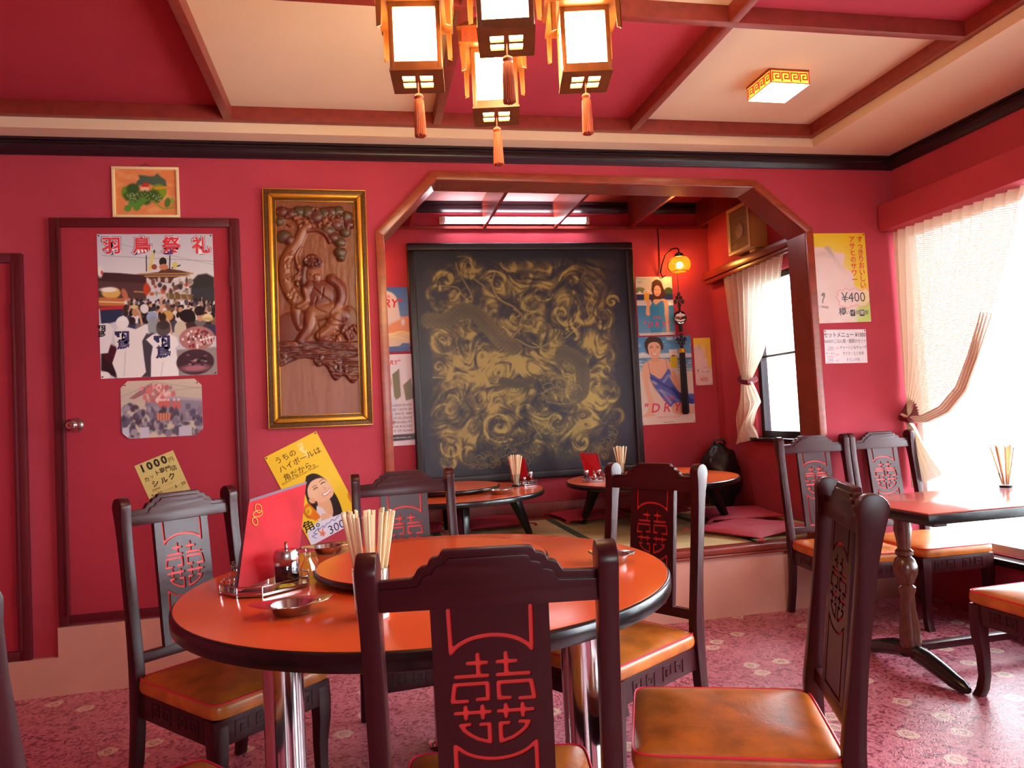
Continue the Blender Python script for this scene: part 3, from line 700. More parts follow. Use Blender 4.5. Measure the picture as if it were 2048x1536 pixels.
# wall lantern with globe in the alcove, knot ornament below it
t = thing('wall_lamp', 'glowing round amber glass lamp on a curled black bracket in the alcove', 'lamp', (2.515, 5.55, 2.32))
prof = [(.046, .062), (.066, .052), (.080, .032), (.087, .008), (.087, -.014), (.080, -.036), (.066, -.052), (.056, -.058)]
MB().lathe(prof, 36, cap=False).build('globe', 'globe', t, smooth=True, loc=(0, -.155, 0))
MB().lathe([(.001, 0), (.02, .012), (.026, .03), (.02, .046), (.001, .052)], 16).build('bulb', 'bulb', t, smooth=True, loc=(0, -.155, -.03))
pl = bpy.data.lights.new('wall_lamp_light', 'POINT'); pl.energy = 12; pl.color = (1, .6, .28); pl.shadow_soft_size = .03
plo = bpy.data.objects.new('wall_lamp_light', pl); COL.objects.link(plo); plo.parent = t; plo.location = (0, -.155, .005)
MB().lathe([(.060, -.060), (.064, -.056), (.060, -.052)], 36, Matrix.Translation((0, -.155, 0)), cap=False).build('rim', 'brass', t, smooth=True)
MB().lathe([(.050, .060), (.050, .066), (.034, .070), (.036, .084), (.012, .098), (.003, .10)], 24, Matrix.Translation((0, -.155, 0))).build('cap', 'blackmat', t, smooth=True)
MB().tube([(0, -.155, .098), (.002, -.155, .118), (-.012, -.15, .134), (-.05, -.13, .13), (-.088, -.09, .09), (-.105, -.05, .02), (-.108, -.025, -.04), (-.09, -.012, -.075), (-.062, -.01, -.06)], .0055, 8).build('bracket', 'black', t, smooth=True)
MB().tube([(-.06, -.155, .05), (-.095, -.15, .01), (-.098, -.15, -.03), (-.07, -.15, -.062)], .0035, 8).build('scroll', 'black', t, smooth=True)
MB().tube([(-.107, -.012, -.04), (-.102, -.006, .1), (-.10, -.006, .338)], .004, 6).build('flex', 'cord', t)
dup(t, (-.03, 5.55, 2.32), 0, 'second amber glass lamp, at the left end of the alcove behind the opening edge')
def ornament():
    t = thing('knot_ornament', 'black knotted hanging ornament with a painted disc and long black tassel', 'ornament', (2.527, 5.47, 2.258))
    mb = MB().tube([(0, 0, -.0), (0, 0, -.16)], .003, 6); mb.build('cord', 'cord', t)
    def knot(z0, flip):
        rows = ((0, 1), (.03, 2), (.062, 3), (.092, 1)) if not flip else ((0, 1), (.03, 3), (.06, 2), (.09, 1))
        for dz, n in rows:
            for k in range(n):
                x = (k-(n-1)/2)*.032
                MB().lathe([(.001, .017), (.010, .013), (.0145, 0), (.010, -.013), (.001, -.017)], 12, Matrix.Translation((x, 0, z0-dz))).build('bead', 'black', t, smooth=True)
                MB().lathe([(.001, .003), (.004, 0), (.001, -.003)], 8, Matrix.Translation((x, -.015, z0-dz))).build('silver_bead', 'steel', t, smooth=True) if dz in (0, .062) else None
    knot(-.165, False)
    MB().tube([(0, 0, -.27), (0, 0, -.30)], .010, 8).build('cord', 'cord', t)
    R = Matrix.Translation((0, 0, -.357)) @ Matrix.Rotation(PI/2, 4, 'X')
    dsc = MB().lathe([(.001, .008), (.050, .008), (.056, .004), (.056, -.004), (.050, -.008), (.001, -.008)], 40, R).build('disc', 'black', t, smooth=True)
    for nm, pts, m in (('wing', [(-.046, .012), (-.030, .030), (-.008, .034), (.002, .046), (.012, .033), (.030, .030), (.048, .018), (.028, .012), (.014, .008), (.006, .002), (-.012, .004), (-.022, .010)], 'paper'),
                       ('flower', [(-.014, 0), (0, -.012), (.014, -.002), (.006, .008), (-.008, .008)], 'ink_red'),
                       ('leaf', [(.018, .004), (.048, .012), (.050, -.002), (.030, -.008)], 'mat_edge'), ('petal', [(-.05, .006), (-.026, .004), (-.02, -.008), (-.05, -.010)], 'ink_rose'),
                       ('wing', [(-.048, -.016), (-.02, -.012), (0, -.02), (.02, -.012), (.046, -.014), (.030, -.026), (0, -.032), (-.03, -.028)], 'paper'),
                       ('petal', [(-.030, -.034), (-.010, -.038), (0, -.046), (.014, -.038), (.032, -.034), (.018, -.048), (-.016, -.049)], 'steel')):
        MB().prism([(x, z-.357) for x, z in pts], -.0095, -.0075).build(nm, m, dsc)
    MB().tube([(0, 0, -.41), (0, 0, -.47)], .014, 8).build('cord', 'cord', t)
    knot(-.50, True)
    MB().lathe([(.014, 0), (.026, -.006), (.026, -.032), (.028, -.036)], 24, Matrix.Translation((0, 0, -.605))).build('gold_cap', 'gold', t, smooth=True)
    tassel(t, (0, 0, -.60), .030, .010, .505, .027, 'blacktassel', 'cord')
    return t
ornament()

# boxed ventilation unit on the alcove wall
t = thing('ventilation_unit', 'beige boxed ventilation unit with louvred grille above the alcove window', 'fan', (2.85, 4.80, 2.455))
MB().box(-.13, -.155, -.17, 0, .155, .17).build('casing', 'beige', t, bevel=.010)
mb = MB()
fr = MB(); fr.box(-.142, -.155, -.17, -.13, .155, -.145).box(-.142, -.155, .145, -.13, .155, .17).box(-.142, -.155, -.145, -.13, -.135, .145).box(-.142, .115, -.145, -.13, .155, .145)
fr.build('front_frame', 'beige', t, bevel=.002)
for k in range(26):
    z = -.14+k*.0112
    MB().box(-.139, -.135, z, -.131, .115, z+.006).build('slat', 'grille', t)
MB().lathe([(.052, 0), (.052, .004), (.044, .006), (.001, .006)], 32, Matrix.Translation((-.139, -.02, -.02)) @ Matrix.Rotation(-PI/2, 4, 'Y')).build('motor_cover', 'grille', t, smooth=True)
MB().box(-.09, -.12, -.19, -.03, -.05, -.17).build('switch_box', 'beige', t, bevel=.004)
MB().tube([(-.06, -.085, -.19), (-.062, -.086, -.30)], .0015, 6).build('pull_cord', 'cord', t)

# ------------------------------------------------------------ curtains
def poly_at(P, v):
    d = [0]
    for a, b in zip(P[:-1], P[1:]): d.append(d[-1]+math.hypot(b[0]-a[0], b[1]-a[1]))
    s = v*d[-1]
    for i in range(len(P)-1):
        if s <= d[i+1]+1e-9:
            t = (s-d[i])/max(1e-9, d[i+1]-d[i]); return (P[i][0]+(P[i+1][0]-P[i][0])*t, P[i][1]+(P[i+1][1]-P[i][1])*t)
    return P[-1]
def drape(x, L, R, nf, amp, nu=150, nv=70, sag=0.0, seed=0, ruffle=0):
    rnd = random.Random(seed); ph = [rnd.uniform(-.5, .5) for _ in range(nf+2)]; vs = []; fs = []
    for j in range(nv+1):
        v = j/nv; l = poly_at(L, v); r = poly_at(R, v)
        for i in range(nu+1):
            u = i/nu; a = amp*(1-v) + amp*.38*v; k = min(nf, int(u*nf))
            s = math.sin(2*PI*u*nf+ph[k]*math.sin(PI*(u*nf-k)))
            yy = l[0]+(r[0]-l[0])*u; zz = l[1]+(r[1]-l[1])*u - sag*math.sin(PI*u)*v*(1-v)*4
            yy += .25*a*math.cos(2*PI*u*nf)*min(1, abs(r[0]-l[0])*4)
            vs.append((x+a*s+ruffle*math.sin(7*u+9*v)*v*.02, yy, zz))
    for j in range(nv):
        for i in range(nu): a = j*(nu+1)+i; fs.append((a, a+1, a+nu+2, a+nu+1))
    return vs, fs
t = thing('curtain', 'long cream lace curtain tied back at the big right window', 'curtain', (3.12, 3.7, 0), group='lace curtains')
mb = MB(); ox = (3.12, 3.7)
def loc0(vf, dx, dy): return [(x-dx, y-dy, z) for x, y, z in vf[0]], vf[1]
KS = lambda P: [(min(3.805, y*1.0144), 1.2+(z-1.2)*1.0144 if z < 2.1 else z) for y, z in P]
L = [(3.800, 2.175), (3.805, 1.8), (3.805, 1.45), (3.80, 1.25), (3.79, 1.11)]
R = [(2.86, 2.175), (2.90, 2.05), (2.937, 1.937), (3.03, 1.736), (3.11, 1.546), (3.20, 1.36), (3.29, 1.20), (3.42, 1.09), (3.58, 1.035), (3.70, 1.035), (3.765, 1.05)]
R = KS(R)
mb.add(*loc0(drape(3.168, L, R, 13, .014, 260, 90), *ox)).build('curtain_panel', 'lacelong', t, smooth=True)
for q_, off in enumerate((0, .022, .044, .064)):
    pts = []
    for k in range(40):
        v = .40+.60*k/39; y, z = poly_at(R, v); y2, z2 = poly_at(L, v); f_ = off*(1-v*.6); dd = math.hypot(y2-y, z2-z)+1e-6; pts.append((3.160-3.12-.008*q_+.004*math.sin(9*v+q_), y+(y2-y)*f_/dd-3.7, z+(z2-z)*f_/dd))
    MB().tube(pts, [.003+.013*math.sin(PI*min(1, .02+.70*k/39)) for k in range(40)], 10, flat=.6).build('swag_fold', 'lacefold', t, smooth=True)
L = [(3.785, 1.11), (3.79, .95), (3.795, .75), (3.795, .64)]; L = KS(L); R = KS([(3.765, 1.05), (3.69, 1.0), (3.60, .86), (3.50, .74)])
MB().add(*loc0(drape(3.168, L, R, 6, .014, 110, 30), *ox)).build('curtain_tail', 'lacelong', t, smooth=True)
MB().tube([(.075, .09, 1.13), (.045, .105, 1.07), (.012, .09, 1.04), (.010, .03, 1.035), (.03, .01, 1.07), (.07, .03, 1.12), (.078, .08, 1.16)], .009, 8, flat=3.2).build('tie_back', 'bandred', t, smooth=True)
t = thing('curtain', 'short cream lace curtain tied back at the alcove window', 'curtain', (2.8, 4.9, 0), group='lace curtains'); ox = (2.8, 4.9)
L = [(5.215, 2.20), (5.17, 1.85), (5.113, 1.581), (5.036, 1.36)]; R = [(4.37, 2.20), (4.44, 2.0), (4.50, 1.86), (4.60, 1.68), (4.72, 1.52), (4.89, 1.36)]
MB().add(*loc0(drape(2.795, L, R, 10, .014, 200, 60, seed=3), *ox)).build('curtain_panel', 'lace', t, smooth=True)
L = [(5.036, 1.36), (5.10, 1.15), (5.17, .97), (5.196, .869)]; R = [(4.89, 1.36), (4.76, 1.19), (4.93, 1.02), (4.83, .93)]
MB().add(*loc0(drape(2.79, L, R, 5, .016, 90, 30, seed=5, ruffle=1), *ox)).build('curtain_tail', 'lace', t, smooth=True)
MB().tube([(.04, .14, 1.40), (-.03, .14, 1.365), (-.045, .07, 1.345), (-.035, -.01, 1.335), (.03, -.015, 1.36), (.045, .06, 1.39)], .010, 8, closed=True, flat=2.2).build('tie_back', 'bandred', t, smooth=True)

# ------------------------------------------------------------ floor cushions, bag
def cushion(label, x, y, z, rz, s, m='cushion', seed=0):
    rnd = random.Random(seed); n = 26; vs = []; fs = []
    for top in (1, 0):
        for j in range(n+1):
            for i in range(n+1):
                u, v = i/n*2-1, j/n*2-1; e = (1-abs(u)**3.2)*(1-abs(v)**3.2)
                k = 1+.045*(abs(u*v))**2-.03*(1-abs(u))*(abs(v) > .9)-.03*(1-abs(v))*(abs(u) > .9)
                h = .030+.026*e**.5*(1 if top else -1)
                h += .0035*math.sin(9*u+3*v+seed)*math.sin(6*v-4*u)*e if top else 0
                vs.append((u*s/2*k, v*s/2*k, max(.001, h)))
    N = (n+1)**2
    for j in range(n):
        for i in range(n): a = j*(n+1)+i; fs.append((a, a+1, a+n+2, a+n+1)); fs.append((N+a, N+a+n+1, N+a+n+2, N+a+1))
    o = MB().add(vs, fs).build('floor_cushion', m, None, smooth=True, loc=(x, y, z), rot=(0, 0, rz))
    tag(o, label, 'cushion', 'maroon floor cushions on the tatami')
    for sx in (-1, 1):
        for sy in (-1, 1):
            c = Vector((sx*s/2*1.03, sy*s/2*1.03, .028)); d = Vector((sx, sy, 0)).normalized()
            m2 = MB()
            for q in range(4):
                a = (q-1.5)*.35; dd = Matrix.Rotation(a, 3, 'Z') @ d; m2.tube([c-d*.01, c+dd*.02+Vector((0, 0, .002)), c+dd*.036-Vector((0, 0, .012))], .004, 6)
            m2.build('corner_tassel', m, o, smooth=True)['kind'] = 'stuff'
    return o
cushion('pink maroon floor cushion at the platform edge, nearest the viewer', 2.33, 4.21, .3815, D(24), .52, 'cushion2', 1)
cushion('pink maroon floor cushion by the right alcove wall behind the front one', 2.55, 4.80, .3815, D(-8), .50, 'cushion2', 2)
cushion('maroon floor cushion under the left rim of the right low table', 1.60, 5.27, .3865, D(4), .46, 'cushion', 3)
cushion('maroon floor cushion behind the right low table, between its back legs', 2.14, 5.28, .3865, D(-4), .42, 'cushion', 4)
cushion('maroon floor cushion behind the left low table, right of its back leg', .88, 5.27, .3865, D(5), .44, 'cushion', 5)
cushion('maroon floor cushion at the far left behind the left low table', .30, 5.26, .3865, D(-8), .42, 'cushion', 6)
def bag():
    from mathutils import noise
    n, m = 44, 28; vs = []; fs = []
    for j in range(m+1):
        for i in range(n):
            th = PI*j/m; ph = 2*PI*i/n; d = Vector((math.sin(th)*math.cos(ph), math.sin(th)*math.sin(ph), math.cos(th)))
            r = 1+.13*noise.noise(d*2.3)+.05*noise.noise(d*7)
            vs.append((d.x*.155*r, d.y*.15*r, max(0, .245+d.z*.25*r)))
    for j in range(m):
        for i in range(n): k = (i+1) % n; fs.append((j*n+i, j*n+k, (j+1)*n+k, (j+1)*n+i))
    o = MB().add(vs, fs).build('plastic_bag', 'blackmat', None, smooth=True, loc=(2.68, 5.25, .386)); tag(o, 'bulging glossy black bag in the far right corner of the alcove', 'bag')
    MB().tube([(-.03, -.02, .475), (-.06, -.05, .52), (0, -.06, .53), (.04, -.04, .50), (.02, 0, .475)], .009, 8).build('knot', 'blackmat', o, smooth=True)
bag()

# ------------------------------------------------------------ things on the tables
def cup(label, x, y, z, r, h, group, n, L, seed, gr='glass holders for chopsticks', fan=.30):
    t = thing('chopstick_glass', label, 'glass', (x, y, z), 0, gr)
    MB().lathe([(r*.86, 0), (r*.88, .010), (r*.90, .012)], 32).build('glass_base', 'paper' if n > 15 else 'blackmat', t, smooth=True)
    MB().lathe([(r*.90, .012), (r, h), (r*.95, h), (r*.85, .014)], 32, cap=False).build('glass_wall', 'glass', t, smooth=True)
    MB().lathe([(r*.955, h-.0005), (r*.975, h+.001), (r, h-.0005)], 32, cap=False).build('rim', 'glass', t, smooth=True)
    rnd = random.Random(seed); first = None; used = []
    for k in range(n):
        a = 2*PI*k/n*1.0+rnd.uniform(-.1, .1); ri = r*(.72 if k % 2 else .42); l = L*rnd.uniform(.95, 1.0)
        lean_ = fan*(.95 if k % 2 else .5)*rnd.uniform(.85, 1.05)
        tip = Vector((math.cos(a)*ri*.55, math.sin(a)*ri*.55, .014)); topv = Vector((math.cos(a)*math.sin(lean_), math.sin(a)*math.sin(lean_), math.cos(lean_)))
        rim_t = h/topv.z; q = tip+topv*rim_t; rr = math.hypot(q.x, q.y)
        if rr > r*.86: s = r*.86/rr; g = Vector((q.x*s, q.y*s, q.z)); topv = (g-tip).normalized()
        if first is None:
            mb = MB(); w1, w2, d1 = .0030, .0052, .0026
            mb.add([(-w1, -d1, 0), (w1, -d1, 0), (w1, d1, 0), (-w1, d1, 0), (-w2, -d1, 1), (w2, -d1, 1), (w2, d1, 1), (-w2, d1, 1)], [(3, 2, 1, 0), (4, 5, 6, 7), (0, 1, 5, 4), (1, 2, 6, 5), (2, 3, 7, 6), (3, 0, 4, 7)])
            mb.v = [(px, py, pz*L) for px, py, pz in mb.v]
            o = mb.build('chopstick', 'stick', None, bevel=.0006, seg=1); first = o
        else: o = first.copy(); COL.objects.link(o)
        tag(o, 'pale wooden disposable chopsticks standing in the glass '+group, 'chopsticks', 'chopsticks in the glass '+group)
        qd = topv.to_track_quat('Z', 'Y'); o.rotation_mode = 'QUATERNION'; o.rotation_quaternion = qd @ Matrix.Rotation(rnd.uniform(0, PI), 3, 'Z').to_quaternion()
        o.location = Vector((x, y, z))+tip; o.scale = (1, 1, l/L)
    return t
cup('glass packed with chopsticks on the large round table', -.003, 1.840, .7202, .046, .120, 'on the large round table', 28, .250, 1, fan=.33)
cup('glass of chopsticks on the left low table in the alcove', .985, 4.88, .7002, .033, .085, 'on the left low table', 12, .205, 2, fan=.2)
cup('glass of chopsticks on the right low table in the alcove', 1.85, 5.18, .7002, .033, .085, 'on the right low table', 12, .205, 3, fan=.2)
cup('glass of chopsticks on the rectangular table by the bright window', 3.02, 3.0, .7187, .033, .07, 'on the rectangular table by the window', 9, .195, 4, fan=.26)

def bottle(t, x, y, z, r, h, liquid, k=1):
    T = Matrix.Translation((x, y, z))
    b = MB().lathe([(r*.9, 0), (r, .006*k), (r, h), (r*.92, h+.004*k)], 28, T, cap=True).build('bottle_glass', 'glass', t, smooth=True)
    if liquid: MB().lathe([(.001, .012*k), (r*.93, .012*k), (r*.93, h*.86), (.001, h*.86)], 28, T, cap=False).build('liquid', liquid, b, smooth=True)
def condiment_bottle(label, x, y, z, r, h, liquid, cap='steel', spout=True):
    t = thing('condiment_bottle', label, 'bottle', (x, y, z), 0, 'condiment bottles on the tables')
    bottle(t, 0, 0, 0, r, h, liquid)
    MB().lathe([(r*.98, h), (r*1.02, h+.003), (r*1.0, h+r*.62), (r*.86, h+r*.92), (r*.3, h+r*1.0), (.001, h+r*1.02)], 28).build('cap', cap, t, smooth=True)
    if spout:
        MB().tube([(r*.7, 0, h+r*.75), (r*1.2, 0, h+r*.95), (r*1.35, 0, h+r*.85)], r*.10, 8).build('spout', cap, t, smooth=True)
        MB().lathe([(.001, .0), (r*.14, .002), (r*.12, r*.42), (r*.16, r*.5), (.001, r*.56)], 12, Matrix.Translation((0, 0, h+r*1.0))).build('knob', cap, t, smooth=True)
    return t
def cruet(label, x, y, z, r, h, liquid=None):
    t = thing('glass_cruet', label, 'cruet', (x, y, z), 0, 'condiment bottles on the tables')
    MB().lathe([(r*.9, 0), (r, .006), (r*.96, h*.45), (r*.42, h*.78), (r*.40, h*.9), (r*.55, h)], 24, cap=False).build('glass_body', 'glass', t, smooth=True)
    if liquid: MB().lathe([(.001, .004), (r*.88, .006), (r*.86, h*.36), (.001, h*.36)], 24, cap=False).build('liquid', liquid, t, smooth=True)
    MB().tube([(r*.45, 0, h*.86), (r*1.15, 0, h*.84), (r*1.35, 0, h*.6), (r*1.1, 0, h*.3), (r*.97, 0, h*.26)], r*.09, 8).build('handle', 'glass', t, smooth=True)
    MB().lathe([(r*.38, h*.95), (r*.40, h*1.03), (r*.18, h*1.08), (r*.26, h*1.18), (.001, h*1.22)], 20).build('stopper', 'glass', t, smooth=True)
def tray(label, x, y, z, rz, a, b):
    t = thing('condiment_tray', label, 'tray', (x, y, z), rz, 'wire rimmed condiment trays')
    oc = [(a, -b*.45), (a, b*.45), (a*.62, b), (-a*.62, b), (-a, b*.45), (-a, -b*.45), (-a*.62, -b), (a*.62, -b)]
    MB().prism(oc, .004, .008, 'z').build('tray_plate', 'steel', t)
    for z0, r in ((.010, .0022), (.030, .0022)): MB().tube([(p[0]*1.01, p[1]*1.01, z0) for p in oc], r, 6, closed=True).build('wire_rim', 'chrome', t, smooth=True)
    for p in oc: MB().tube([(p[0]*1.01, p[1]*1.01, 0), (p[0]*1.01, p[1]*1.01, .031)], .0018, 6).build('wire_post', 'chrome', t)
tray('chrome wire rimmed condiment tray on the large round table', -.312, 2.290, .7202, D(38), .116, .106)
condiment_bottle('dark soy sauce bottle with a wide chrome cap on the large round table', -.246, 2.258, .7284, .036, .072, 'soy')
cruet('clear glass cruet with handle behind the soy sauce bottle', -.192, 2.335, .7284, .024, .075)
cruet('small clear glass cruet beside the standing red menu', -.405, 2.325, .7284, .020, .060)
def menu(label, BL, TL, TR, BR, thick, name='menu_stand'):
    """folded menu card: front leaf with its four corners given in metres, rear leaf behind it"""
    c = Vector(BL); t = thing(name, label, 'menu', tuple(c), 0, 'standing red menus on the tables')
    P = [Vector(p)-c for p in (BL, BR, TR, TL)]; n = (P[1]-P[0]).cross(P[3]-P[0]).normalized()
    if n.y > 0: n = -n
    e = n*-.003
    mb = MB().add([tuple(p) for p in P]+[tuple(p+e) for p in P], [(0, 1, 2, 3), (7, 6, 5, 4), (0, 4, 5, 1), (1, 5, 6, 2), (2, 6, 7, 3), (3, 7, 4, 0)])
    f = mb.build('front_leaf', 'menured', t)
    h = Vector(thick); nn = 8; vs = []
    for k in range(nn+1):
        v = k/nn; bow = math.sin(PI*v)*.012
        l = P[3].lerp(P[0]+h, v)+h*bow/h.length; r = P[2].lerp(P[1]+h, v)+h*bow/h.length
        vs += [tuple(l), tuple(r), tuple(l+n*.003), tuple(r+n*.003)]
    fs = []
    for k in range(nn): a = 4*k; fs += [(a, a+4, a+5, a+1), (a+2, a+3, a+7, a+6), (a, a+2, a+6, a+4), (a+1, a+5, a+7, a+3)]
    fs.append((0, 1, 3, 2)); fs.append((4*nn, 4*nn+2, 4*nn+3, 4*nn+1))
    MB().add(vs, fs).build('rear_leaf', 'menuin', t)
    return t, f, P, n
mt, mf, mp, mn = menu('tall folded red menu standing on the large round table', (-.380, 2.225, .7300), (-.353, 2.32, .981), (-.195, 2.44, 1.015), (-.222, 2.345, .764), (-.016, .052, .004))
U = (mp[1]-mp[0]).normalized(); Vv = mn.cross(U)
if Vv.z < 0: Vv = -Vv
def on_leaf(q, v): return mp[3].lerp(mp[2], q).lerp(mp[0].lerp(mp[1], q), 1-v)+mn*.0012
mb = MB()
for q, v, ru, rv in ((.17, .86, .010, .014), (.17, .80, .016, .009), (.14, .72, .008, .012)):
    o_ = on_leaf(q, v); mb.tube([tuple(o_+U*(ru*math.cos(a_))+Vv*(rv*math.sin(a_))) for a_ in [2*PI*k/14 for k in range(14)]], .0016, 5, closed=True)
mb.build('gold_emblem', 'ink_gold', mt)['kind'] = 'stuff'
def ashtray(label, x, y, z, rz, L=.205):
    t = thing('ashtray', label, 'ashtray', (x, y, z), rz, 'pointed stainless steel ashtrays')
    n = 48; rings = []
    def vesica(s, zz, p): return [(s*L/2*math.copysign(abs(math.cos(2*PI*k/n))**p, math.cos(2*PI*k/n)), s*.062*math.sin(2*PI*k/n)*(1-.25*abs(math.cos(2*PI*k/n))), zz+.006*abs(math.cos(2*PI*k/n))**3*(s > .9)) for k in range(n)]
    circ = lambda r, zz: [(r*math.cos(2*PI*k/n), r*math.sin(2*PI*k/n), zz) for k in range(n)]
    rings = [circ(.001, .0012), circ(.040, .0012), circ(.044, .004), circ(.052, .024), vesica(1, .027, .9), vesica(1.0, .0285, .9), circ(.0505, .0255), circ(.042, .006), circ(.001, .004)]
    vs = [p for r in rings for p in r]; fs = []
    for i in range(len(rings)-1):
        for k in range(n): k2 = (k+1) % n; fs.append((i*n+k, i*n+k2, (i+1)*n+k2, (i+1)*n+k))
    MB().add(vs, fs).build('bowl', 'steel', t, smooth=True)
    MB().tube([(.05, .012, .0275), (.06, .0, .0255), (.07, -.012, .0285)], .0025, 6).build('cigarette_rest', 'steel', t, smooth=True)
ashtray('pointed steel ashtray in front of the red menu on the large round table', -.205, 1.955, .7202, D(6))
ashtray('pointed steel ashtray near the right rim of the large round table', .735, 2.19, .7202, D(-30), .15)
ashtray('pointed steel ashtray behind the turntable on the large round table', -.155, 2.80, .7202, D(20))
ashtray('pointed steel ashtray on the left low table in the alcove', .80, 4.52, .7002, D(6))
ashtray("pointed steel ashtray on the right low table in the alcove", 1.90, 4.50, .7002, D(0))
tray('wire rimmed condiment tray on the left low table', 1.075, 4.95, .7002, D(20), .075, .05)
condiment_bottle('small bottle of red chilli oil on the left low table', 1.105, 4.965, .7084, .020, .062, 'oil', spout=False)
condiment_bottle('tiny clear pepper shaker on the left low table', 1.055, 4.93, .7084, .013, .035, None, spout=False)
menu('brown red folded menu on the left low table', (1.00, 5.08, .7005), (1.00, 5.09, .885), (1.08, 5.00, .885), (1.10, 5.00, .7005), (.035, .03, 0))
tray('wire rimmed condiment tray on the right low table', 1.53, 4.86, .7002, D(0), .075, .05)
condiment_bottle('small dark soy sauce bottle on the right low table', 1.485, 4.875, .7084, .018, .055, 'soy', spout=False)
cruet('clear glass cruet on the right low table', 1.53, 4.84, .7084, .018, .058, 'oil')
condiment_bottle('small bottle of red chilli oil on the right low table', 1.575, 4.87, .7084, .016, .055, 'oil', spout=False)
menu('orange red folded menu on the right low table', (1.545, 5.07, .7005), (1.50, 5.07, .895), (1.62, 5.02, .885), (1.64, 5.0, .7005), (.03, .04, 0))

# ------------------------------------------------------------ flat pictures: printed colours held on the sheet itself
class Canvas:
    """small picture plane; shapes are given in the coordinates of quad (TL, TR, BR, BL)"""
    def __init__(s, nx, ny, quad, bg=(240, 240, 240)):
        s.nx, s.ny = nx, ny
        U, V = np.meshgrid(np.linspace(0, 1, nx), np.linspace(0, 1, ny)); s.U, s.V = U, V
        q = np.array(quad, float); src = [(0, 0), (1, 0), (1, 1), (0, 1)]; A = []; b = []
        for (u, v), (x, y) in zip(src, q): A += [[u, v, 1, 0, 0, 0, -u*x, -v*x], [0, 0, 0, u, v, 1, -u*y, -v*y]]; b += [x, y]
        h = np.append(np.linalg.solve(np.array(A), np.array(b)), 1).reshape(3, 3); s.Hm = h; s.Hi = np.linalg.inv(h)
        w = h[2, 0]*U+h[2, 1]*V+h[2, 2]; s.X = (h[0, 0]*U+h[0, 1]*V+h[0, 2])/w; s.Y = (h[1, 0]*U+h[1, 1]*V+h[1, 2])/w
        s.px = np.hypot(q[1][0]-q[0][0], q[1][1]-q[0][1])/nx
        s.I = np.ones((ny, nx, 3))*np.array(bg, float)
    def uv(s, x, y): p = s.Hi @ np.array([x, y, 1.]); return p[0]/p[2], p[1]/p[2]
    def mix(s, a, c):
        a = np.clip(a, 0, 1)[..., None]; s.I = s.I*(1-a)+np.array(c, float)*a; return s
    def win(s, x0, y0, x1, y1):
        c = [s.uv(x, y) for x, y in ((x0, y0), (x1, y0), (x1, y1), (x0, y1))]; f = lambda v, n: int(min(max(v*(n-1), 0), n-1))
        return slice(max(0, f(min(q[1] for q in c), s.ny)-2), f(max(q[1] for q in c), s.ny)+3), slice(max(0, f(min(q[0] for q in c), s.nx)-2), f(max(q[0] for q in c), s.nx)+3)
    def blend(s, w, a, c):
        a = np.clip(a, 0, 1)[..., None]; s.I[w] = s.I[w]*(1-a)+np.array(c, float)*a; return s
    def pwin(s, P, pad):
        P = np.array(P, float); return s.win(P[:, 0].min()-pad, P[:, 1].min()-pad, P[:, 0].max()+pad, P[:, 1].max()+pad)
    def poly(s, P, c, soft=1.0, op=1):
        P = np.array(P, float); w = s.pwin(P, soft*s.px*2); X, Y = s.X[w], s.Y[w]; ins = np.zeros(X.shape, bool)
        for (ax, ay), (bx, by) in zip(P, np.roll(P, -1, 0)):
            ins ^= ((ay > Y) != (by > Y)) & (X < (bx-ax)*(Y-ay)/((by-ay) if by != ay else 1e-9)+ax)
        d = s.dist(list(P)+[P[0]], w); return s.blend(w, np.clip(np.where(ins, d, -d)/(soft*s.px)+.5, 0, 1)*op, c)
    def ell(s, cx, cy, rx, ry, c, rot=0, soft=1.0, op=1):
        R = max(rx, ry)*(1+.0)+soft*s.px*2; w = s.win(cx-R, cy-R, cx+R, cy+R)
        a = math.radians(rot); dx, dy = s.X[w]-cx, s.Y[w]-cy; u = (dx*math.cos(a)+dy*math.sin(a))/rx; v = (-dx*math.sin(a)+dy*math.cos(a))/ry
        return s.blend(w, np.clip((1-np.hypot(u, v))*min(rx, ry)/(soft*s.px)+.5, 0, 1)*op, c)
    def dist(s, P, w=(slice(None), slice(None))):
        X, Y = s.X[w], s.Y[w]; d = np.full(X.shape, 1e9)
        for (ax, ay), (bx, by) in zip(P[:-1], P[1:]):
            dx, dy = bx-ax, by-ay; t = np.clip(((X-ax)*dx+(Y-ay)*dy)/(dx*dx+dy*dy+1e-9), 0, 1)
            d = np.minimum(d, np.hypot(X-ax-t*dx, Y-ay-t*dy))
        return d
    def line(s, P, w, c, soft=1.0, op=1):
        k = s.pwin(P, w+soft*s.px*2); return s.blend(k, np.clip((w/2-s.dist(P, k))/(soft*s.px)+.5, 0, 1)*op, c)
    def vgrad(s, y0, y1, c0, c1):
        t = np.clip((s.Y-y0)/(y1-y0), 0, 1)[..., None]; m = ((s.Y >= y0) & (s.Y <= y1))[..., None]
        s.I = np.where(m, np.array(c0, float)*(1-t)+np.array(c1, float)*t, s.I); return s
def vnoise(X, Y, seed=0):
    xi = np.floor(X).astype(int); yi = np.floor(Y).astype(int); fx = X-xi; fy = Y-yi; fx = fx*fx*(3-2*fx); fy = fy*fy*(3-2*fy)
    def h(a, b):
        n = (a*374761393+b*668265263+seed*69069) & 0x7fffffff; n = ((n ^ (n >> 13))*1274126177) & 0x7fffffff; return ((n ^ (n >> 16)) & 0xffff)/65535.
    return (h(xi, yi)*(1-fx)+h(xi+1, yi)*fx)*(1-fy)+(h(xi, yi+1)*(1-fx)+h(xi+1, yi+1)*fx)*fy
def fbm(X, Y, o=4, seed=0): return sum(vnoise(X*2**k, Y*2**k, seed+k)*.5**k for k in range(o))/(2-.5**(o-1))
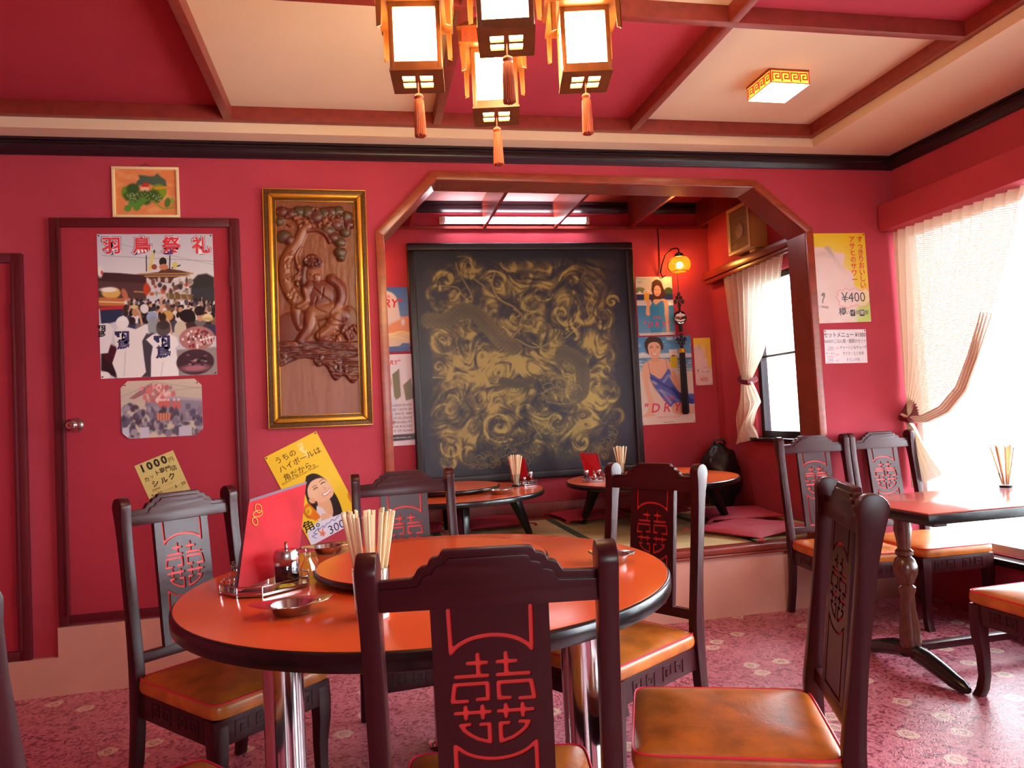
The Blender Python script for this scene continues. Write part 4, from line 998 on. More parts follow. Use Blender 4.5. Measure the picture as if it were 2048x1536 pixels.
def smooth_pts(P, n=8):
    P = [P[0]]+list(P)+[P[-1]]; out = []
    for i in range(1, len(P)-2):
        a, b, c, d = [np.array(p, float) for p in P[i-1:i+3]]
        for k in range(n):
            t = k/n; out.append(tuple(.5*((2*b)+(-a+c)*t+(2*a-5*b+4*c-d)*t*t+(-a+3*b-3*c+d)*t**3)))
    return out+[tuple(P[-2])]
def sheet(name, cv, W, H, m='print', parent=None, loc=None, rot=None, thick=.0008, relief=None, clip=None, curl=0):
    """sheet W x H centred at its origin, facing local +Z, one colour per grid point"""
    nx, ny = cv.nx, cv.ny; x = (cv.U-.5)*W; y = (.5-cv.V)*H
    if clip: x = np.clip(x, -1, 1)
    z = np.full(x.shape, thick)+curl*((2*cv.U-1)**2)*(cv.V**2)
    if relief is not None: z = z+relief
    if clip:        # cut corners
        k = clip; dx = W/2-np.abs(x); dy = H/2-np.abs(y); o = np.clip(k-(dx+dy), 0, None); x = x-np.sign(x)*o/2; y = y-np.sign(y)*o/2
    co = np.stack([x, y, z], -1).reshape(-1, 3); idx = np.arange(nx*ny).reshape(ny, nx)
    fa = np.stack([idx[1:, :-1], idx[1:, 1:], idx[:-1, 1:], idx[:-1, :-1]], -1).reshape(-1, 4)
    bo = np.concatenate([idx[0, :], idx[1:, -1], idx[-1, -2::-1], idx[-2:0:-1, 0]]); nb = len(bo)
    bco = co[bo].copy(); bco[:, 2] = np.minimum(bco[:, 2]-thick, 0)*0; n0 = len(co); co = np.concatenate([co, bco])
    j = np.arange(nb); j2 = (j+1) % nb; side = np.stack([bo[j], bo[j2], n0+j2, n0+j], -1); fa = np.concatenate([fa, side])
    me = bpy.data.meshes.new(name); me.vertices.add(len(co)); me.vertices.foreach_set('co', co.ravel().astype(np.float32))
    me.loops.add(len(fa)*4+nb); me.polygons.add(len(fa)+1)
    me.loops.foreach_set('vertex_index', np.concatenate([fa.ravel(), (n0+j)[::-1] if True else 0]).astype(np.int32))
    me.polygons.foreach_set('loop_start', np.concatenate([np.arange(len(fa))*4, [len(fa)*4]]).astype(np.int32))
    me.update(calc_edges=True)
    c = cv.I.reshape(-1, 3)/255.; c = np.where(c <= .04045, c/12.92, ((np.clip(c, 0, 2)+.055)/1.055)**2.4)
    c = np.concatenate([c, c[bo]*0+.6]); at = me.color_attributes.new('print', 'FLOAT_COLOR', 'POINT')
    at.data.foreach_set('color', np.concatenate([c, np.ones((len(c), 1))], 1).ravel().astype(np.float32))
    me.polygons.foreach_set('use_smooth', [relief is not None]*len(me.polygons)); me.materials.append(M[m]); me.validate()
    o = bpy.data.objects.new(name, me); COL.objects.link(o); o.parent = parent
    if loc: o.location = loc
    if rot: o.rotation_euler = rot
    return o
WALL = lambda tilt=0: (PI/2, D(tilt), 0)
class Poster:
    def __init__(s, name, label, cat, cv, W, H, loc, tilt=0, **k):
        s.cv, s.W, s.H = cv, W, H; s.o = sheet(name, cv, W, H, **k); tag(s.o, label, cat)
        s.o.matrix_world = Matrix.Translation(loc) @ Matrix.Rotation(PI/2, 4, 'X') @ Matrix.Rotation(D(tilt), 4, 'Z')
        s.z = k.get('thick', .0008)+.0006
    def t(s, body, x, y, size, m, name='lettering', **k):
        """lettering centred at picture coordinates x, y; size in the same units"""
        u, v = s.cv.uv(x, y); sc = s.W/(s.cv.px*s.cv.nx); k.setdefault('z', s.z+k.pop('dz', 0))
        return text(name, body, size*sc, ((u-.5)*s.W, (.5-v)*s.H), m, s.o, **k)
    def pins(s, e=.008, which=((-1, 1), (1, 1), (-1, -1), (1, -1)), r=.004):
        for a, b in which:
            MB().lathe([(.001, .004), (r*.7, .0035), (r, .001), (r, 0)], 10, Matrix.Translation((a*(s.W/2-e), b*(s.H/2-e), s.z-.0006))).build('pin', 'pin', s.o, smooth=True)
rnd = random.Random(11)
# 1 small framed clover picture
cv = Canvas(120, 92, [(657, 985), (1043, 985), (1055, 1272), (670, 1275)], (226, 138, 84))
g = fbm(cv.X/70, cv.Y/40, 3, 3); cv.mix((g-.5)*2, (240, 186, 130))
cv.poly([(790, 1090), (800, 1060), (815, 1050), (810, 1022), (870, 1030), (905, 1030), (925, 1012), (950, 1035), (975, 1050), (985, 1090), (940, 1095), (880, 1080), (830, 1085)], (78, 104, 84), 3)
cv.ell(730, 1130, 26, 36, (112, 152, 40), 0, 3); cv.ell(935, 1125, 48, 48, (130, 160, 40), 0, 3); cv.poly([(905, 1095), (985, 1090), (980, 1105), (910, 1112)], (220, 150, 50), 2)
cv.ell(775, 1110, 40, 34, (58, 92, 48), 0, 4)
cv.poly([(822, 1095), (872, 1095), (876, 1135), (826, 1140)], (236, 196, 160), 1.5); cv.poly([(826, 1097), (838, 1072), (866, 1070), (876, 1095)], (206, 50, 40), 1.5); cv.ell(850, 1125, 6, 10, (130, 60, 40))
for x, y, r in ((760, 1160, 34), (800, 1170, 40), (830, 1150, 36), (870, 1150, 36), (905, 1140, 34), (920, 1165, 34), (860, 1185, 26), (740, 1150, 22)): cv.ell(x, y, r, r*.8, (64, 100, 40), 0, 5)
for k in range(70): cv.ell(rnd.uniform(740, 950), rnd.uniform(1135, 1185), 3, 3, (190, 200, 150))
for x, y in ((745, 1228), (800, 1222), (770, 1200), (815, 1200), (835, 1180)): cv.ell(x, y, 22, 20, (92, 148, 58), 0, 3)
cv.line(smooth_pts([(905, 1180), (935, 1210), (975, 1228), (1025, 1220)]), 8, (130, 170, 50), 2); cv.ell(990, 1190, 18, 30, (84, 124, 50), 12, 3); cv.ell(1020, 1180, 9, 26, (150, 170, 70), -10, 2)
f = thing('framed_picture', 'small framed picture of green clovers and a red-roofed house above the door', 'picture', (-1.010, 3.82, 2.378), rot=WALL(0))
sheet('picture', cv, .285, .235, parent=f, thick=.004); mb = MB(); w, h, b = .153, .126, .013
for x0, y0, x1, y1 in ((-w, h-b, w, h), (-w, -h, w, -h+b), (-w, -h+b, -w+b, h-b), (w-b, -h+b, w, h-b)): mb.box(x0, y0, 0, x1, y1, .012)
mb.build('frame', 'paper', f, bevel=.002).data.materials[0] = mat('cream frame paint', C(236, 214, 160), .5)
MB().tube([(-.03, h, .004), (0, h+.018, .004), (.03, h, .004)], .0012, 6).build('hanging_string', 'cord', f)

# 2 festival poster
cv = Canvas(250, 310, [(568, 205), (1243, 200), (1277, 1022), (600, 1050)], (206, 206, 210))
cv.vgrad(200, 470, (196, 198, 206), (222, 220, 220)); cv.line([(600, 330), (1250, 360)], 2, (120, 120, 130)); cv.line([(690, 260), (1250, 380)], 2, (150, 150, 160))
cv.poly([(575, 428), (700, 432), (860, 445), (860, 560), (575, 560)], (70, 44, 46), 2); cv.poly([(575, 480), (860, 490), (860, 640), (575, 640)], (88, 62, 60), 4)
cv.poly([(1120, 480), (1160, 440), (1210, 432), (1255, 455), (1258, 600), (1120, 600)], (54, 54, 52), 4); cv.poly([(1130, 520), (1258, 510), (1258, 590), (1130, 590)], (60, 62, 66), 3)
cv.poly([(800, 440), (930, 425), (960, 400), (1060, 415), (1130, 432), (1020, 460), (1000, 490), (900, 480), (850, 450)], (96, 60, 48), 2)
for a, b in (((815, 437), (1130, 432)), ((850, 450), (1110, 446)), ((790, 540), (1130, 560)), ((585, 590), (760, 610)), ((585, 610), (780, 600))): cv.line([a, b], 7, (190, 150, 100), 2)
cv.line([(858, 330), (860, 420)], 6, (50, 36, 34)); cv.line([(996, 330), (994, 410)], 7, (60, 44, 40)); cv.line([(905, 300), (880, 400)], 10, (60, 50, 50)); cv.line([(895, 320), (880, 410)], 20, (220, 208, 130), 2)
cv.ell(955, 365, 22, 26, (44, 36, 36)); cv.ell(960, 395, 26, 18, (200, 130, 90)); cv.line([(1010, 400), (1055, 385)], 8, (60, 60, 40)); cv.ell(1025, 385, 14, 20, (214, 206, 110)); cv.ell(905, 395, 16, 16, (150, 80, 60))
for k in range(46): cv.ell(rnd.uniform(870, 1120), rnd.uniform(470, 560), rnd.uniform(6, 16), rnd.uniform(8, 20), rnd.choice([(230, 220, 214), (200, 190, 180), (120, 80, 66), (190, 90, 60), (70, 60, 56), (150, 140, 120), (90, 70, 60)]), 0, 2)
cv.poly([(980, 552), (1130, 556), (1130, 586), (985, 584)], (120, 96, 60), 2)
for k in range(4): cv.line([(990+k*36, 556), (990+k*36, 584)], 3, (210, 190, 150))
cv.ell(655, 548, 55, 34, (222, 178, 96), 0, 3); cv.ell(640, 530, 50, 14, (240, 236, 226), 0, 3); cv.poly([(585, 575), (760, 580), (770, 625), (585, 625)], (196, 120, 70), 3); cv.line([(585, 600), (770, 606)], 8, (226, 200, 150)); cv.ell(590, 425, 16, 34, (232, 226, 214), 0, 3); cv.ell(600, 430, 6, 12, (210, 60, 50))
cv.ell(735, 560, 16, 40, (190, 110, 80), -20, 2); cv.ell(860, 525, 18, 36, (196, 70, 40), 0, 3)
cv.poly([(590, 640), (740, 630), (740, 700), (600, 740)], (44, 54, 84), 3); cv.poly([(590, 632), (745, 622), (745, 642), (590, 650)], (190, 50, 50), 2)
for r in range(5):                       # the crowd, row by row
    y0 = 595+r*26; sz = 11+r*5
    for k in range(34-r*5):
        x = 745+(1255-745)*(k+rnd.uniform(-.3, .3))/(33-r*5); y = y0+rnd.uniform(-10, 12)
        body = rnd.choice([(226, 220, 216), (206, 200, 196), (70, 66, 84), (120, 110, 110), (170, 150, 130), (60, 60, 90), (226, 226, 232)])
        cv.ell(x, y+sz*1.5, sz*1.15, sz*1.3, body, 0, 2); cv.ell(x, y, sz*.62, sz*.72, rnd.choice([(36, 26, 26), (48, 34, 30), (60, 44, 38), (226, 220, 206), (202, 150, 120), (120, 90, 70), (34, 28, 30)]), 0, 1.5)
        if rnd.random() < .22: cv.line([(x+sz*.6, y+sz), (x+sz*.9, y-sz*1.6)], sz*.35, (216, 160, 130), 1.5)
for x, y, rx, ry, c in ((895, 690, 34, 34, (150, 172, 206)), (900, 740, 30, 60, (150, 156, 160)), (985, 680, 34, 30, (206, 160, 90)), (1100, 680, 46, 38, (34, 26, 26)), (1120, 745, 36, 28, (70, 46, 40)), (1218, 690, 30, 24, (226, 214, 160)), (1218, 698, 34, 10, (200, 180, 120)),
                        (1170, 650, 30, 28, (40, 30, 30)), (1060, 760, 36, 50, (206, 196, 170)), (955, 690, 22, 26, (60, 42, 36)), (850, 640, 24, 28, (226, 222, 220)), (795, 660, 18, 24, (190, 140, 100)), (790, 630, 24, 12, (216, 196, 140))): cv.ell(x, y, rx, ry, c, 0, 2)
for P in ([(835, 730), (820, 660), (805, 640)], [(950, 660), (945, 590), (955, 575)], [(1010, 790), (1000, 740), (985, 700)]): cv.line(P, 14, (212, 160, 130), 2)
cv.poly([(600, 880), (690, 860), (690, 1045), (600, 1000)], (44, 26, 32), 4); cv.ell(650, 900, 42, 50, (70, 24, 36), 0, 5)
cv.poly([(575, 730), (640, 725), (670, 760), (660, 830), (640, 900), (590, 905)], (226, 222, 222), 2)
cv.poly([(830, 800), (905, 780), (905, 1040), (830, 1040)], (70, 66, 74), 4); cv.poly([(1040, 880), (1280, 860), (1280, 1030), (1050, 1035)], (150, 140, 136), 4)
happi = (232, 226, 222)
cv.poly([(672, 790), (690, 755), (740, 745), (800, 760), (860, 728), (870, 770), (838, 830), (850, 930), (862, 1010), (830, 1045), (700, 1045), (665, 960), (690, 880)], happi, 2); cv.ell(722, 722, 38, 36, (236, 232, 230), 0, 2); cv.ell(724, 700, 26, 16, (240, 238, 236), 0, 2)
cv.poly([(860, 820), (900, 790), (1000, 785), (1040, 810), (1050, 850), (1030, 870), (1050, 960), (1052, 1032), (890, 1040), (890, 920), (900, 860)], (238, 234, 232), 2); cv.ell(960, 755, 42, 46, (92, 84, 80), 0, 2); cv.ell(960, 735, 38, 26, (66, 58, 56), 0, 2)
cv.line([(742, 890), (735, 1030)], 5, (196, 190, 190), 3); cv.line([(960, 950), (950, 1030)], 5, (206, 200, 200), 3)
cv.ell(1157, 812, 104, 70, (176, 122, 118), -5, 2); cv.ell(1148, 950, 110, 74, (70, 46, 54), -5, 2); cv.ell(1148, 985, 80, 20, (170, 110, 120), -3, 6)
for k in range(60):
    a, r = rnd.uniform(0, 6.28), rnd.uniform(0, .85)**.6; cv.ell(1157+96*r*math.cos(a), 812+60*r*math.sin(a), 7, 8, rnd.choice([(236, 224, 220), (90, 60, 60), (210, 170, 160), (150, 40, 50)]), 0, 1.5)
for k in range(26): a, r = rnd.uniform(0, 6.28), rnd.uniform(0, .9); cv.ell(1148+90*r*math.cos(a), 945+50*r*math.sin(a), 9, 4, rnd.choice([(150, 110, 110), (40, 26, 34), (200, 150, 150)]), 0, 2)
for k in range(4): cv.line([(1190+k*18, 800), (1200+k*18, 840)], 4, (240, 236, 230))
cv.line([(1180, 822), (1255, 800)], 5, (240, 236, 230)); cv.ell(620, 1030, 34, 22, (236, 230, 226), 0, 2)
ps = Poster('festival_poster', 'large festival poster with a crowd, a float and red Japanese title on the door', 'poster', cv, .527, .701, (-.971, 3.8055, 1.817), 0)
for ch, x, y in (('羽', 655, 278), ('鳥', 832, 276), ('祭', 1003, 274), ('礼', 1178, 274)):
    for m_, bo, dz in (('ink_purple', .085, 0), ('ink_white', .055, .0002), ('ink_red', .022, .0004)): ps.t(ch, x, y, 112, m_, bold=bo, dz=dz, sx=1.0)
for ch, x, y, s_, m_ in (('羽', 722, 812, 80, 'ink_navy'), ('鳥', 728, 852, 66, 'ink_navy'), ('羽', 955, 842, 92, 'ink_navy'), ('鳥', 962, 898, 80, 'ink_navy'), ('羽', 602, 760, 44, 'ink_black'), ('鳥', 602, 792, 40, 'ink_black')): ps.t(ch, x, y, s_, m_, bold=.045, sx=1.1)
ps.pins()

# 3 faded photograph with cut corners
cv = Canvas(150, 112, [(710, 1057), (1183, 1050), (1192, 1385), (715, 1402)], (196, 184, 160))
cv.vgrad(1045, 1180, (206, 192, 164), (190, 176, 158)); cv.poly([(880, 1150), (1000, 1150), (1200, 1175), (1200, 1300), (880, 1300)], (136, 126, 142), 2); cv.poly([(990, 1150), (1200, 1172), (1200, 1185), (1000, 1168)], (166, 156, 168), 2); cv.poly([(1090, 1195), (1120, 1197), (1120, 1232), (1090, 1230)], (96, 92, 108), 1.5)
cv.poly([(760, 1160), (850, 1095), (880, 1090), (880, 1120), (790, 1165)], (150, 96, 100), 2)
for k in range(70): cv.ell(rnd.gauss(930, 40), rnd.uniform(1085, 1185), rnd.uniform(6, 16), rnd.uniform(6, 18), rnd.choice([(230, 150, 140), (206, 106, 98), (236, 196, 186), (190, 90, 90), (160, 120, 120)]), 0, 2)
for k in range(150): x = rnd.uniform(712, 1190); cv.ell(x, rnd.uniform(1195 if abs(x-880) < 160 else 1235, 1390), rnd.uniform(8, 22), rnd.uniform(10, 26), rnd.choice([(70, 60, 74), (90, 80, 96), (120, 110, 126), (60, 48, 58), (150, 140, 150), (76, 70, 92)]), 0, 3)
cv.poly([(918, 1250), (1010, 1250), (1000, 1292), (925, 1295)], (176, 86, 70), 2); [cv.line([(930+k*16, 1252), (930+k*16, 1292)], 4, (226, 170, 130)) for k in range(5)]
for x in (945, 970, 990, 1025, 1050): cv.ell(x, 1190+abs(x-970)*.2, 12, 24, (206, 90, 80), 0, 2); cv.ell(x, 1172, 8, 8, (226, 196, 180))
for x, w in ((850, 26), (1075, 24), (740, 20), (1110, 18)): cv.poly([(x-w, 1335), (x+w, 1330), (x+w, 1392), (x-w, 1396)], (190, 186, 200), 2)
for P in ([(715, 1150), (900, 1070)], [(900, 1065), (1180, 1110)], [(1000, 1120), (1190, 1100)]): cv.line(P, 2, (130, 120, 116))
cv.mix(np.full(cv.X.shape, .12), (200, 180, 190))
ps = Poster('photo_print', 'faded photograph with cut corners pinned on the door below the festival poster', 'photograph', cv, .367, .278, (-.966, 3.8055, 1.311), 0, clip=.032, curl=.006)
ps.pins(.02, ((1, 1), (-1, 1)))

# 4 tilted 1000 yen barber flyer
q = [(215, 620), (1040, 265), (1620, 1535), (795, 1890)]
cv = Canvas(40, 60, q, (206, 186, 112)); cv.mix((fbm(cv.X/200, cv.Y/200, 3, 9)-.4)*.8, (220, 206, 140)); cv.line([(620, 1160), (1280, 930)], 6, (176, 150, 84)); cv.line([(700, 1290), (1400, 1080)], 4, (190, 166, 96))
ps = Poster('flyer', 'small tilted pale yellow flyer reading 1000 yen on the door', 'flyer', cv, .187, .290, (-.960, 3.8055, .937), 20.5)
for body, x, y, s_, b_, m_ in (('1', 395, 690, 250, .035, 'ink_black'), ('0', 548, 628, 250, .035, 'ink_black'), ('0', 700, 562, 250, .035, 'ink_black'), ('0', 855, 495, 250, .035, 'ink_black'), ('円', 1008, 485, 130, 0, 'ink_brown'),
                              ('カ', 500, 940, 125, .01, 'ink_black'), ('ッ', 605, 870, 105, .005, 'ink_brown'), ('ト', 722, 790, 130, .015, 'ink_black'), ('専', 828, 735, 135, .015, 'ink_black'), ('門', 955, 695, 135, .012, 'ink_black'), ('店', 1085, 680, 130, .012, 'ink_black'),
                              ('シ', 690, 1035, 165, .025, 'ink_black'), ('ル', 880, 960, 165, .025, 'ink_black'), ('ク', 1045, 875, 165, .025, 'ink_black'),
                              ('9 : 30 ── 6 : 30', 985, 1170, 112, .006, 'ink_black'), ('営業時間', 715, 1165, 46, 0, 'ink_brown')): ps.t(body, x, y, s_, m_, bold=b_)

# 5 tilted yellow highball poster
q = [(457, 292), (912, 42), (1490, 1120), (1035, 1370)]
q = [(457, 292), (912, 42), (1390, 905), (935, 1155)]
cv = Canvas(150, 250, q, (244, 196, 44)); cv.mix(np.clip(1-np.hypot(cv.X-1000, cv.Y-700)/700, 0, 1)*.5, (246, 214, 60))
for k in range(26): t_ = k/26; cv.ell(760+t_*90+rnd.uniform(-18, 18), 165+t_*130+rnd.uniform(-16, 16), rnd.uniform(3, 12), rnd.uniform(3, 12), (252, 232, 170), 0, 3)
hair = (44, 26, 22)
cv.poly(smooth_pts([(848, 480), (900, 456), (960, 468), (1030, 520), (1080, 600), (1130, 670), (1175, 760), (1200, 850), (1180, 900), (1120, 880), (1080, 860), (1020, 800), (960, 790), (915, 740), (870, 700), (845, 640), (838, 560)]), hair, 2)
cv.poly(smooth_pts([(850, 650), (880, 740), (930, 790), (990, 850), (960, 770), (920, 700)]), hair, 2)
skin = (236, 186, 150)
cv.poly(smooth_pts([(960, 720), (1060, 690), (1110, 800), (1110, 880), (1070, 925), (1020, 900), (975, 800)]), (228, 172, 134), 2)
cv.poly(smooth_pts([(958, 770), (1010, 790), (1060, 850), (1110, 880), (1080, 900), (1000, 930), (965, 880)]), (226, 214, 216), 2); cv.poly(smooth_pts([(1010, 850), (1060, 850), (1100, 900), (1050, 940), (1010, 925)]), (232, 180, 146), 2)
face = [(858, 610), (880, 545), (940, 508), (1000, 505), (1050, 545), (1095, 600), (1108, 660), (1080, 700), (1030, 732), (985, 738), (930, 715), (885, 690), (862, 650)]
cv.poly(smooth_pts(face+[face[0]]), skin, 2); cv.ell(1010, 560, 60, 44, (244, 204, 172), 30, 30, .6); cv.ell(915, 650, 34, 30, (244, 200, 166), 0, 20, .6); cv.ell(915, 720, 34, 24, (226, 170, 136), 30, 3)
cv.poly(smooth_pts([(845, 640), (838, 560), (860, 505), (920, 480), (975, 490), (930, 508), (890, 540), (868, 590), (868, 640), (885, 700)]), hair, 2)
cv.line(smooth_pts([(912, 590), (930, 575), (945, 572)]), 5, (110, 70, 50), 2); cv.line(smooth_pts([(970, 540), (985, 522), (1003, 515)]), 5, (110, 70, 50), 2)
cv.line(smooth_pts([(925, 612), (938, 598), (956, 594)]), 8, (50, 30, 28), 2); cv.line(smooth_pts([(988, 560), (1002, 545), (1020, 542)]), 8, (50, 30, 28), 2)
cv.line(smooth_pts([(1010, 590), (1030, 600), (1022, 615)]), 5, (206, 140, 110), 3)
cv.poly(smooth_pts([(1005, 655), (1040, 640), (1078, 600), (1070, 630), (1045, 660), (1015, 672)]), (250, 244, 240), 1.5); cv.line(smooth_pts([(1003, 660), (1020, 676), (1050, 664), (1075, 632)]), 5, (196, 90, 80), 2); cv.line(smooth_pts([(1005, 653), (1040, 638), (1076, 600)]), 4, (196, 96, 84), 2)
cv.poly([(812, 800), (880, 740), (905, 760), (1005, 880), (960, 915), (930, 900), (880, 890)], (230, 120, 30), 3); cv.ell(890, 820, 30, 42, (240, 190, 40), 0, 4); [cv.line([(815+k*14, 790+k*6), (880+k*14, 880+k*6)], 4, (176, 90, 24)) for k in range(3)]
cv.ell(885, 825, 12, 22, (206, 150, 30)); cv.ell(1275, 700, 26, 60, (206, 120, 30), -25, 4)
cv.poly([(885, 1020), (960, 935), (1120, 880), (1250, 830), (1400, 905), (1390, 1150), (930, 1160)], (226, 222, 240), 1.5)
cv.line([(965, 1010), (990, 985), (985, 1010), (1030, 965), (1040, 985), (1062, 945), (1085, 940), (1110, 905), (1130, 920), (1170, 870)], 5, (70, 72, 140), 1.5)
cv.line([(965, 1010), (945, 1035), (980, 1040), (935, 1065), (975, 1085)], 5, (70, 72, 140), 1.5)
ps = Poster('poster', 'yellow tilted highball poster with a smiling woman below the carved panel', 'poster', cv, .281, .502, (-.270, 3.8185, .874), 24.8)
for s_, x, y in (('うちの', 650, 292), ('ハイボールは', 782, 322), ('角だから。', 800, 420)): ps.t(s_, x, y, 70, 'ink_brown', bold=.004)
ps.t('BECAUSE WE SERVE KAKU HIGHBALL', 795, 468, 22, 'ink_brown')
ps.t('角。', 950, 945, 112, 'ink_black', bold=.01); ps.t('¥', 1030, 1040, 96, 'ink_orange', bold=.012); ps.t('300', 1150, 985, 110, 'ink_navy', bold=0, shear=.15)
ps.pins(.008, ((-1, 1), (1, 1)))

# 6 yellow lemon sour poster and 7 handwritten set menu, right of the alcove
def sour(cv):
    cv.vgrad(80, 700, (238, 206, 36), (232, 206, 60)); cv.vgrad(700, 1050, (226, 216, 96), (170, 206, 84))
    ice = (232, 208, 204)
    cv.poly(smooth_pts([(60, 240), (170, 235), (250, 240), (290, 225), (330, 260), (370, 290), (470, 310), (465, 390), (450, 440), (500, 480), (560, 530), (570, 640), (640, 700), (640, 830), (590, 900), (560, 1045), (60, 1045)]), ice, 3)
    cv.mix((fbm(cv.X/90, cv.Y/120, 4, 5)-.45)*1.2*(cv.Y > 235)*(cv.X < 560), (214, 190, 180))
    cv.poly(smooth_pts([(255, 245), (290, 225), (330, 270), (365, 350), (330, 330), (290, 290)]), (176, 156, 138), 5, .8); cv.poly(smooth_pts([(120, 330), (260, 280), (420, 400), (480, 520), (430, 480), (330, 360), (200, 340)]), (196, 176, 160), 10, .6)
    cv.ell(250, 700, 130, 260, (242, 224, 222), 8, 90, .8); cv.ell(440, 560, 60, 90, (240, 220, 214), 10, 40, .8)
    cv.poly([(420, 860), (720, 890), (740, 1045), (360, 1045)], (238, 232, 226), 30, .75); cv.poly([(630, 860), (745, 850), (745, 1045), (600, 1045)], (176, 214, 96), 30, .7)
    st = [(375, 770), (400, 740), (385, 715), (420, 690), (455, 695), (475, 668), (510, 695), (545, 690), (580, 668), (610, 695), (650, 700), (690, 668), (715, 700), (745, 712), (725, 750), (742, 790), (720, 830), (690, 860), (640, 870), (590, 850), (560, 862), (530, 862), (500, 890), (470, 868), (430, 862), (405, 850), (410, 810), (375, 770)]
    cv.poly(st, (242, 224, 222), 2, .6); cv.line(st, 5, (232, 120, 130), 2, .8)
    cv.line([(222, 745), (235, 722), (252, 730), (250, 760), (232, 800), (232, 826)], 8, (70, 80, 70), 2); cv.ell(238, 745, 10, 16, (120, 140, 110)); cv.ell(183, 1003, 20, 16, (230, 196, 90), 0, 3)
cv = Canvas(130, 190, [(88, 90), (685, 92), (745, 1028), (150, 1042)]); sour(cv)
ps = Poster('poster', 'yellow poster with ice and a handwritten 400 yen price, right of the alcove', 'poster', cv, .374, .535, (2.797, 3.8185, 1.903), .3)
ps.t('すっきりおいしい', 648, 405, 68, 'ink_red', vertical=True, sp=.93, bold=.02); ps.t('アサヒのサワー', 562, 375, 66, 'ink_red', vertical=True, sp=.98, bold=.02)
ps.t('¥400', 560, 775, 132, 'ink_grey', bold=0, sx=.95)
ps.t('樽', 443, 925, 84, 'ink_grey', bold=.01); ps.t('ハ', 502, 935, 44, 'ink_grey'); ps.t('Asahi', 125, 135, 22, 'ink_grey', shear=.2)
k_ = MB()
for x, c_ in ((550, 'イ'), (648, '樂')):
    u, v = cv.uv(x, 935); X_, Y_ = (u-.5)*.374, (.5-v)*.535; k_.box(X_-.0155, Y_-.019, .001, X_+.0155, Y_+.019, .0016)
k_.build('black_squares', 'ink_grey', ps.o)['kind'] = 'stuff'
for c_, x, m_ in (('イ', 550, 'ink_white'), ('倶', 600, 'ink_grey'), ('樂', 648, 'ink_white'), ('部', 696, 'ink_grey')): ps.t(c_, x, 935, 46, m_, dz=.0006)
ps.t('樽ハイ倶楽部', 220, 868, 24, 'ink_grey', rot=D(-8)); ps.pins(.010, ((-1, 1), (1, 1)))
cv = Canvas(60, 46, [(250, 1118), (668, 1105), (698, 1455), (272, 1475)], (238, 232, 240))
for y in (1330, 1400, 1465): cv.line([(290, y), (352, y-2)], 6, (226, 140, 150), 1.5); cv.line([(380, y-22), (402, y-24)], 6, (226, 120, 120), 1.5)
ps = Poster('handwritten_menu', 'white handwritten set menu sheet pinned below the yellow 400 yen poster', 'sign', cv, .280, .200, (2.803, 3.8185, 1.494), -1)
ps.t('セットメニュー ¥1000', 462, 1170, 52, 'ink_grey', bold=.012, sx=.82); ps.t('¥600のごはん類・麺類のセット', 470, 1235, 40, 'ink_grey', sx=.74)
for y, a, b in ((1305, 'ごはん', 'チャーハン＆ギョーザ'), (1368, 'ラーメン', 'ライス・ミニ半丼'), (1435, 'ごはん', 'ドリンク付')): ps.t(a, 320, y, 30, 'ink_grey', sx=.8); ps.t(b, 550, y-6, 36, 'ink_grey', sx=.75)
ps.pins(.008, ((-1, 1), (1, 1)))

# 8-12 posters on the alcove wall
SK = (236, 186, 150)
cv = Canvas(120, 170, [(25, 65), (418, 62), (452, 648), (60, 655)], (240, 236, 230))
def beer(x, y, w, h, col=(240, 186, 70)):
    cv.poly([(x-w, y-h), (x+w, y-h), (x+w*.9, y+h), (x-w*.85, y+h)], col, 1.5); cv.ell(x, y-h, w*1.02, h*.28, (250, 244, 232), 0, 1.5); cv.poly([(x-w, y-h*1.15), (x+w, y-h*1.15), (x+w, y-h*.7), (x-w, y-h*.7)], (250, 242, 226), 1.5)
cv.vgrad(70, 250, (186, 206, 206), (250, 232, 206)); cv.mix(np.clip(1-np.hypot(cv.X-360, cv.Y-120)/170, 0, 1), (255, 250, 235))
cv.ell(70, 200, 60, 32, (120, 140, 96), 0, 4); cv.ell(385, 215, 50, 44, (66, 96, 60), 0, 4); cv.poly([(35, 240), (110, 240), (72, 205)], (240, 236, 232)); cv.poly([(30, 240), (430, 240), (435, 300), (35, 300)], (44, 60, 110), 3); cv.poly([(35, 300), (440, 296), (440, 335), (35, 345)], (206, 216, 224), 3)
cv.vgrad(340, 640, (60, 140, 200), (110, 176, 216)); cv.line([(45, 345), (430, 345)], 16, (240, 236, 236), 3); cv.ell(380, 335, 40, 18, (250, 250, 250), 0, 3); cv.line([(50, 330), (150, 310)], 10, (236, 232, 226), 2)
cv.poly(smooth_pts([(205, 120), (250, 92), (300, 110), (325, 170), (350, 230), (340, 270), (300, 280), (240, 320), (210, 330), (195, 300), (215, 260), (198, 200)]), (84, 48, 40), 2)
cv.poly(smooth_pts([(228, 290), (290, 290), (330, 285), (372, 310), (385, 400), (385, 500), (388, 610), (360, 610), (348, 480), (340, 440), (320, 480), (200, 470), (190, 340)]), SK, 2)
cv.poly(smooth_pts([(150, 320), (178, 320), (180, 400), (190, 440), (170, 455), (140, 440), (140, 380)]), SK, 2); cv.ell(158, 305, 26, 18, SK)
cv.ell(262, 205, 40, 56, (240, 190, 156), 0, 2); cv.poly(smooth_pts([(205, 200), (215, 130), (260, 110), (305, 130), (320, 200), (300, 180), (270, 150), (235, 160), (222, 220)]), (84, 48, 40), 2)
